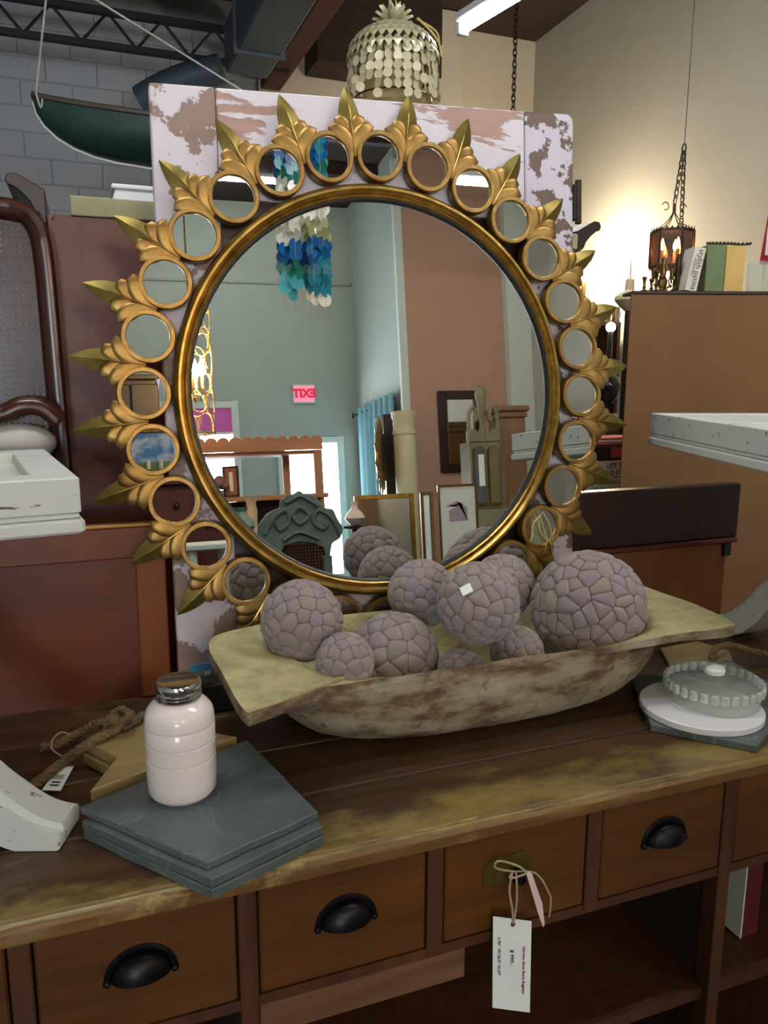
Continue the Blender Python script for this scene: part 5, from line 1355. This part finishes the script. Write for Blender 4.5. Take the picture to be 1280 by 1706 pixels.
B((ux0-.03, YU-.40, us-.04), (ux1+.03, YU+.03, us)).build('shelf', orng, uh, world=True, bevel=.006)
for x in (ux0, ux1-.04): B((x, YU-.38, 0), (x+.04, YU-.0, us-.0405)).build('side', orng, uh, world=True)
B((ux0+.04, YU-.38, .5), (ux1-.04, YU-.0, .53)).build('lower_shelf', orng, uh, world=True)
B((ux0+.04, YU-.38, 0), (ux1-.04, YU-.36, us-.0405)).build('back', plain('dark_red_board', '#4c1f22', .6), uh, world=True)
a, b_ = mY(370, 777, YU-.2), mY(399, 813, YU-.2)
sp3 = thing('small_framed_print', 'small dark framed print standing on the pine hutch shelf in reflection', 'picture', ((a.x+b_.x)/2, YU-.2, us))
B((a.x, YU-.22, us+.0005), (b_.x, YU-.2, a.z)).build('frame', black, sp3, world=True, bevel=.004)
B((a.x+.02, YU-.2005, us+.02), (b_.x-.02, YU-.197, a.z-.02)).build('mat_board', plain('rust_mat', '#a5664a', .8), sp3, world=True)
B((a.x+.05, YU-.1975, us+.05), (b_.x-.05, YU-.195, a.z-.05)).build('print', paper, sp3, world=True)
c = mY(366, 800, YU-.12)
fb = thing('flower_bouquet', 'small mauve flower bouquet on the pine hutch shelf in reflection', 'flowers', (c.x, YU-.12, us))
MB().lathe([(.035, .0005), (.045, .03), (.03, .06)], 12).build('pot', pewter, fb, smooth=True)
fm_ = plain('mauve_flowers', '#8d6a70', .9)
for i in range(11):
    a = i*2.4; r_ = .05*math.sqrt(i/10); MB().sphere((r_*math.cos(a), r_*math.sin(a), .09+.06*(1-i/11)), .032, 8, 6).build('blossom', fm_, fb, smooth='all')
# turned posts and a green vase on a stool
YV = -1.9
for px, lab in ((420, 'turned cream baluster standing behind the green vase in reflection'),):
    c = mY(px, 870, YV); zt3 = mY(px, 826, YV).z
    bt = thing('turned_baluster', lab, 'baluster', (c.x, YV, 0))
    MB().lathe([(.035, 0), (.035, .3), (.05, .34), (.03, .5), (.045, .75), (.028, .9), (.05, .95), (.03, 1.0), (.04, zt3-.1), (.03, zt3-.05), (.05, zt3)], 16).build('shaft', plain('cream_paint_b', '#c9b197', .6), bt, smooth=True)
c = mY(403, 872, YV+.2); zt3 = mY(403, 845, YV+.2).z; zb3 = mY(403, 895, YV+.2).z
gv = thing('green_vase', 'grey green glazed vase with narrow neck, seen in the mirror', 'vase', (c.x, YV+.2, zb3))
h_ = zt3-zb3
MB().lathe([(.03, 0), (.05, h_*.1), (.085, h_*.35), (.08, h_*.5), (.04, h_*.72), (.032, h_*.85), (.045, h_)], 20).build('body', plain('celadon', '#6f8a7c', .3), gv, smooth=True)
st_ = thing('plant_stand', 'thin dark stand under the green vase in the mirror', 'stand', (c.x, YV+.2, 0))
MB().lathe([(.12, 0), (.11, .03), (.025, .06), (.025, zb3-.03), (.10, zb3-.02), (.10, zb3-.001)], 16).build('column', maho_dark, st_, smooth=True)
c = mY(591, 855, -2.2); zt3 = mY(591, 835, -2.2).z; zb3 = mY(591, 875, -2.2).z; h_ = zt3-zb3
wv2 = thing('white_vase', 'white vase with a pear shaped body in front of the gilt mirror reflection', 'vase', (c.x, -2.2, zb3))
MB().lathe([(.03, 0), (.05, h_*.1), (.075, h_*.3), (.06, h_*.48), (.025, h_*.7), (.02, h_*.85), (.03, h_)], 18).build('body', ceramic, wv2, smooth=True)
st_ = thing('plant_stand', 'thin dark stand under the white vase in the mirror', 'stand', (c.x, -2.2, 0))
MB().lathe([(.12, 0), (.11, .03), (.025, .06), (.025, zb3-.03), (.09, zb3-.02), (.09, zb3-.001)], 16).build('column', maho_dark, st_, smooth=True)
# carved grey green chair with cane back, close behind the camera
YG = -.45
def P2(px, py): q = mY(px, py, YG); return (q.x, q.z)
cg = plain('carved_grey_green', '#66756c', .6, 0, .15, 12)
cr = thing('carved_crest_chair', 'carved grey green chair crest above a cane panel, reflected in mirror', 'chair', (P2(500, 900)[0], YG, 0))
crest = [P2(*q) for q in ((436, 915), (432, 893), (430, 875), (444, 856), (455, 850), (466, 846), (466, 834), (478, 824), (490, 823), (497, 817), (506, 823), (522, 825), (532, 836), (540, 846), (554, 848), (560, 862), (571, 880), (566, 896), (552, 905), (548, 930), (541, 930), (538, 912), (520, 905), (495, 903), (472, 910), (466, 932), (440, 930))]
xz(crest, YG-.02, YG+.02).build('crest', cg, cr, world=True, bevel=.006)
for pp in ([(440, 890), (455, 862), (475, 850), (480, 868), (466, 882), (458, 872)], [(565, 890), (550, 862), (528, 850), (520, 868), (535, 880), (545, 872)], [(474, 838), (486, 832), (497, 826), (512, 832), (528, 842)], [(470, 900), (497, 886), (530, 898)], [(484, 858), (497, 845), (512, 858), (497, 872), (484, 858)]):
    MB().tube(catmull([V((P2(*q)[0], YG+.024, P2(*q)[1])) for q in pp], 5), .010, 6).build('carved_scroll', cg, cr, world=True, smooth=True)
for px in (447, 545):
    x_ = P2(px, 930)[0]; B((x_-.022, YG-.02, 0), (x_+.022, YG+.02, P2(px, 925)[1])).build('back_post', cg, cr, world=True, bevel=.004)
x0, x1 = P2(452, 930)[0], P2(541, 930)[0]; zc0, zc1 = .62, P2(500, 906)[1]
mbk = MB(); pit = .016
i = 0
while zc0+i*pit < zc1: mbk.box((x0, YG-.001, zc0+i*pit-.0045), (x1, YG+.001, zc0+i*pit+.0045)); i += 1
i = 0
while x0+i*pit < x1: mbk.box((x0+i*pit-.0045, YG+.001, zc0), (x0+i*pit+.0045, YG+.003, zc1)); i += 1
o = mbk.build('cane_webbing', cane_wood, cr, world=True); o['kind'] = 'stuff'
B((x0-.03, YG-.45, .44), (x1+.03, YG+.0, .50)).build('seat', cg, cr, world=True, bevel=.01)
for x_ in (x0, x1): B((x_-.022, YG-.44, 0), (x_+.022, YG-.40, .4395)).build('front_leg', cg, cr, world=True, bevel=.004)
# honeycomb wire pendant
YW = -1.5
c = mY(320, 620, YW); zt4, zb4 = mY(340, 518, YW).z, mY(340, 722, YW).z; rw = mY(358, 700, YW).x-c.x
hw = thing('honeycomb_pendant', 'gilt honeycomb wire pendant lantern with lit bulbs, seen in the mirror', 'pendant lamp', (c.x, YW, zb4))
wire = plain('gilt_wire', '#cdb37a', .4, .6); hh = zt4-zb4
for z in (0, hh): MB().tube([(rw*math.cos(a), rw*math.sin(a), z) for a in [2*PI*k/24 for k in range(24)]], .005, 5, closed=True).build('hoop', wire, hw, smooth=True)
nr, nc = 6, 7
for r_ in range(nr):
    for k in range(nc):
        a0 = 2*PI*(k+.5*(r_ % 2))/nc; zc2 = hh*(r_+.5)/nr; ha, hz2 = PI/nc*.98, hh/nr*.58
        MB().tube([(rw*math.cos(a0+ha*math.cos(t)), rw*math.sin(a0+ha*math.cos(t)), zc2+hz2*math.sin(t)) for t in [2*PI*q/12 for q in range(12)]], .0035, 4, closed=True).build('wire_loop', wire, hw)
MB().tube([(0, 0, hh*.3), (0, 0, hh), (0, 0, ceil_z(YW)-zb4)], .006, 6).build('stem', brass, hw)
for k in range(4):
    a = 2*PI*k/4+.4; p_ = (.06*math.cos(a), .06*math.sin(a))
    MB().tube([(0, 0, hh*.30), (p_[0]*.7, p_[1]*.7, hh*.26), (p_[0], p_[1], hh*.36)], .004, 5).build('arm', brass, hw)
    MB().lathe([(.009, hh*.36), (.009, hh*.46)], 8, Mat((p_[0], p_[1], 0))).build('candle_sleeve', pinkpaper, hw)
    MB().lathe([(.005, hh*.46), (.024, hh*.50), (.018, hh*.55), (.0005, hh*.62)], 10, Mat((p_[0], p_[1], 0))).build('bulb', bulb_e, hw, smooth=True)
# blue capiz wind chime near the camera
YZ = -.6
dk = MB().lathe([(.0001, -.0008), (.035, -.0008), (.035, .0008), (.0001, .0008)], 14, Matrix.Rotation(PI/2, 4, 'X')); dme = {}
cols = {'white': '#e8e6dc', 'olive': '#b9c08a', 'blue': '#1478b8', 'deep': '#1464a0', 'teal': '#2f96a8', 'aqua': '#63c2cc', 'green': '#1e8a72'}
cmat = {k_: shell_mat('capiz_'+k_, v_, .45, .2) for k_, v_ in cols.items()}
def band(px, py, rnd):
    if py < 235: return rnd.choice(('white', 'aqua', 'green'))
    if py < 310: return rnd.choice(('blue', 'green', 'deep', 'blue', 'green', 'teal'))
    if py < 372: return 'white'
    if py < 405: return 'white' if px < 505 else 'olive'
    if py < 440: return rnd.choice(('blue', 'deep'))
    if py < 460: return 'green' if px < 505 else 'teal'
    if py < 490: return 'aqua' if px < 505 else 'teal'
    return 'white'
top = mY(505, 120, YZ)
cp_ = thing('capiz_wind_chime', 'blue green and white capiz shell wind chime, seen in the mirror', 'wind chime', (top.x, YZ, mY(505, 530, YZ).z))
rnd = random.Random(5)
MB().tube([(.14*math.cos(a), .14*math.sin(a), top.z-cp_.location.z) for a in [2*PI*k/24 for k in range(24)]], .006, 5, closed=True).build('hoop', wire, cp_, smooth=True)
for s in range(3): MB().tube([(.14*math.cos(2.1*s), .14*math.sin(2.1*s), top.z-cp_.location.z), (0, 0, top.z-cp_.location.z+.25)], .002, 4).build('cord', twine, cp_)
MB().tube([(0, 0, top.z-cp_.location.z+.25), (0, 0, ceil_z(YZ)-cp_.location.z)], .003, 4).build('cord', twine, cp_)
for cl, (pc, pend) in enumerate(((485, 508), (528, 522))):
    for s in range(5):
        a = 2*PI*s/5+cl; rr = .048; x0 = mY(pc, 430, YZ).x+rr*math.cos(a); y0 = YZ+rr*math.sin(a)
        py = 150+rnd.uniform(-8, 8); pts = []
        while py < pend-rnd.uniform(0, 40):
            z = mY(pc, py, YZ).z; key = band(pc, py, rnd)
            if key not in dme: o = dk.build('shell_disc', cmat[key], cp_); dme[key] = o.data
            else: o = link('shell_disc', dme[key], cp_)
            o.location = (x0-top.x+rnd.uniform(-.006, .006), y0-YZ, z-cp_.location.z); o.rotation_euler = (0, 0, rnd.uniform(-1.0, 1.0)); py += 15.5
        MB().tube([(x0-top.x, y0-YZ, top.z-cp_.location.z), (x0-top.x, y0-YZ, mY(pc, pend+8, YZ).z-cp_.location.z)], .0012, 4).build('strand', twine, cp_)
# furniture at the left, caught in the small side mirrors
YX = -1.9
x0, x1 = mY(205, 660, YX).x, mY(262, 660, YX).x
dc = thing('dark_cupboard', 'tall dark cupboard caught in a left medallion of the mirror', 'cupboard', ((x0+x1)/2, YX-.2, 0))
zc4 = mY(243, 632, YX).z
B((x0-.15, YX-.45, 0), (x1, YX-.02, zc4)).build('case', plain('dark_grey_wood', '#24201b', .5), dc, world=True, bevel=.008)
for k in range(2): B((x0-.13+k*(x1-x0+.15)/2, YX-.0195, 1.75), (x0-.14+(k+1)*(x1-x0+.15)/2, YX, zc4-.03)).build('door', plain('dark_grey_door_%d' % k, '#26221d', .5), dc, world=True, bevel=.006)
B((x0-.17, YX-.47, zc4), (x1+.02, YX, zc4+.03)).build('cornice', plain('dark_cornice', '#2c2822', .5), dc, world=True, bevel=.006)
YO = -1.3
a, b_ = mY(205, 722, YO), mY(300, 790, YO)
sky = thing('sky_painting', 'landscape painting of blue sky and clouds caught in a left medallion', 'painting', ((a.x+b_.x)/2, YO, b_.z))
m, nt, b = newmat('painted_sky_and_field')
tcn = N(nt, 'ShaderNodeTexCoord'); sep = N(nt, 'ShaderNodeSeparateXYZ'); nt.links.new(tcn.outputs['Generated'], sep.inputs[0])
cl_ = tex_noise(nt, coords(nt, (6, 6, 9)), 1.3, 6); sk = mixc(nt, ramp(nt, cl_, [(.45, (0, 0, 0, 1)), (.6, (1, 1, 1, 1))]), lin('#4f7fae'), lin('#c4ccd0'))
gr_ = ramp(nt, sep.outputs['Z'], [(.30, (1, 1, 1, 1)), (.33, (0, 0, 0, 1))])
nt.links.new(mixc(nt, gr_, sk, lin('#6f8a58')), b.inputs['Base Color']); b.inputs['Roughness'].default_value = .5
B((a.x, YO-.03, b_.z), (b_.x, YO-.005, a.z)).build('canvas', m, sky, world=True)
t = .03
for lo_, hi_ in (((a.x-t, b_.z-t), (a.x, a.z+t)), ((b_.x, b_.z-t), (b_.x+t, a.z+t)), ((a.x, b_.z-t), (b_.x, b_.z)), ((a.x, a.z), (b_.x, a.z+t))): B((lo_[0], YO-.035, lo_[1]), (hi_[0], YO+.005, hi_[1])).build('frame_rail', gold, sky, world=True, bevel=.004)
zq = b_.z-t
ck = thing('chest_of_drawers', 'reddish chest of drawers under the sky painting, caught in medallions', 'chest', ((a.x+b_.x)/2, YO-.15, 0))
B((a.x-.05, YO-.42, .05), (b_.x+.12, YO+.0, zq-.03)).build('case', maho, ck, world=True, bevel=.006)
B((a.x-.07, YO-.44, zq-.03), (b_.x+.14, YO+.04, zq-.0005)).build('top', maho, ck, world=True, bevel=.006)
for k in range(4):
    z = zq-.15-k*.22
    d_ = B((a.x-.02, YO+.0005, z-.095), (b_.x+.09, YO+.016, z+.095)).build('drawer', maho, ck, world=True, bevel=.005)
    for x_ in (a.x+.1, b_.x-.03): MB().sphere((x_, YO+.03, z), .018, 10, 6).build('knob', maho_dark, d_, world=True, smooth='all')
c0 = mY(275, 757, YO-.0)
for i, px in enumerate((247, 268)):
    c = mY(px, 770, YO+.02)
    cs = thing('glass_candle_holder', ('clear candle holder with cream candle, leftmost before the sky painting', 'clear candle holder with cream candle before the middle of the sky painting')[i], 'candle holder', (c.x, YO+.025, zq), 0, 'candle holders before the sky painting')
    MB().lathe([(.022, 0.0005), (.02, .004), (.004, .01), (.004, .05), (.018, .06), (.018, .064)], 12).build('holder', chrome, cs, smooth=True)
    MB().lathe([(.0125, .065), (.0125, .115)], 10).build('candle', plain('cream_wax_%d' % i, '#e0d6b0', .5), cs, smooth=True)
YN = -.75
x0, x1 = mY(318, 905, YN).x, mY(380, 905, YN).x; zt5 = mY(345, 906, YN).z
tt = thing('white_turned_table', 'small white table with turned legs caught in a lower left medallion', 'table', ((x0+x1)/2, YN, 0))
B((x0-.05, YN-.35, zt5-.03), (x1+.05, YN+.0, zt5)).build('table_top', trim_m, tt, world=True, bevel=.006)
for x_ in (x0, x1):
    for y in (YN-.3, YN-.05): MB().lathe([(.02, 0), (.03, .1), (.02, .3), (.034, .5), (.02, zt5*.7), (.035, zt5-.15), (.028, zt5-.031)], 14, Matrix.Translation((x_, y, 0))).build('leg', trim_m, tt, world=True, smooth=True)
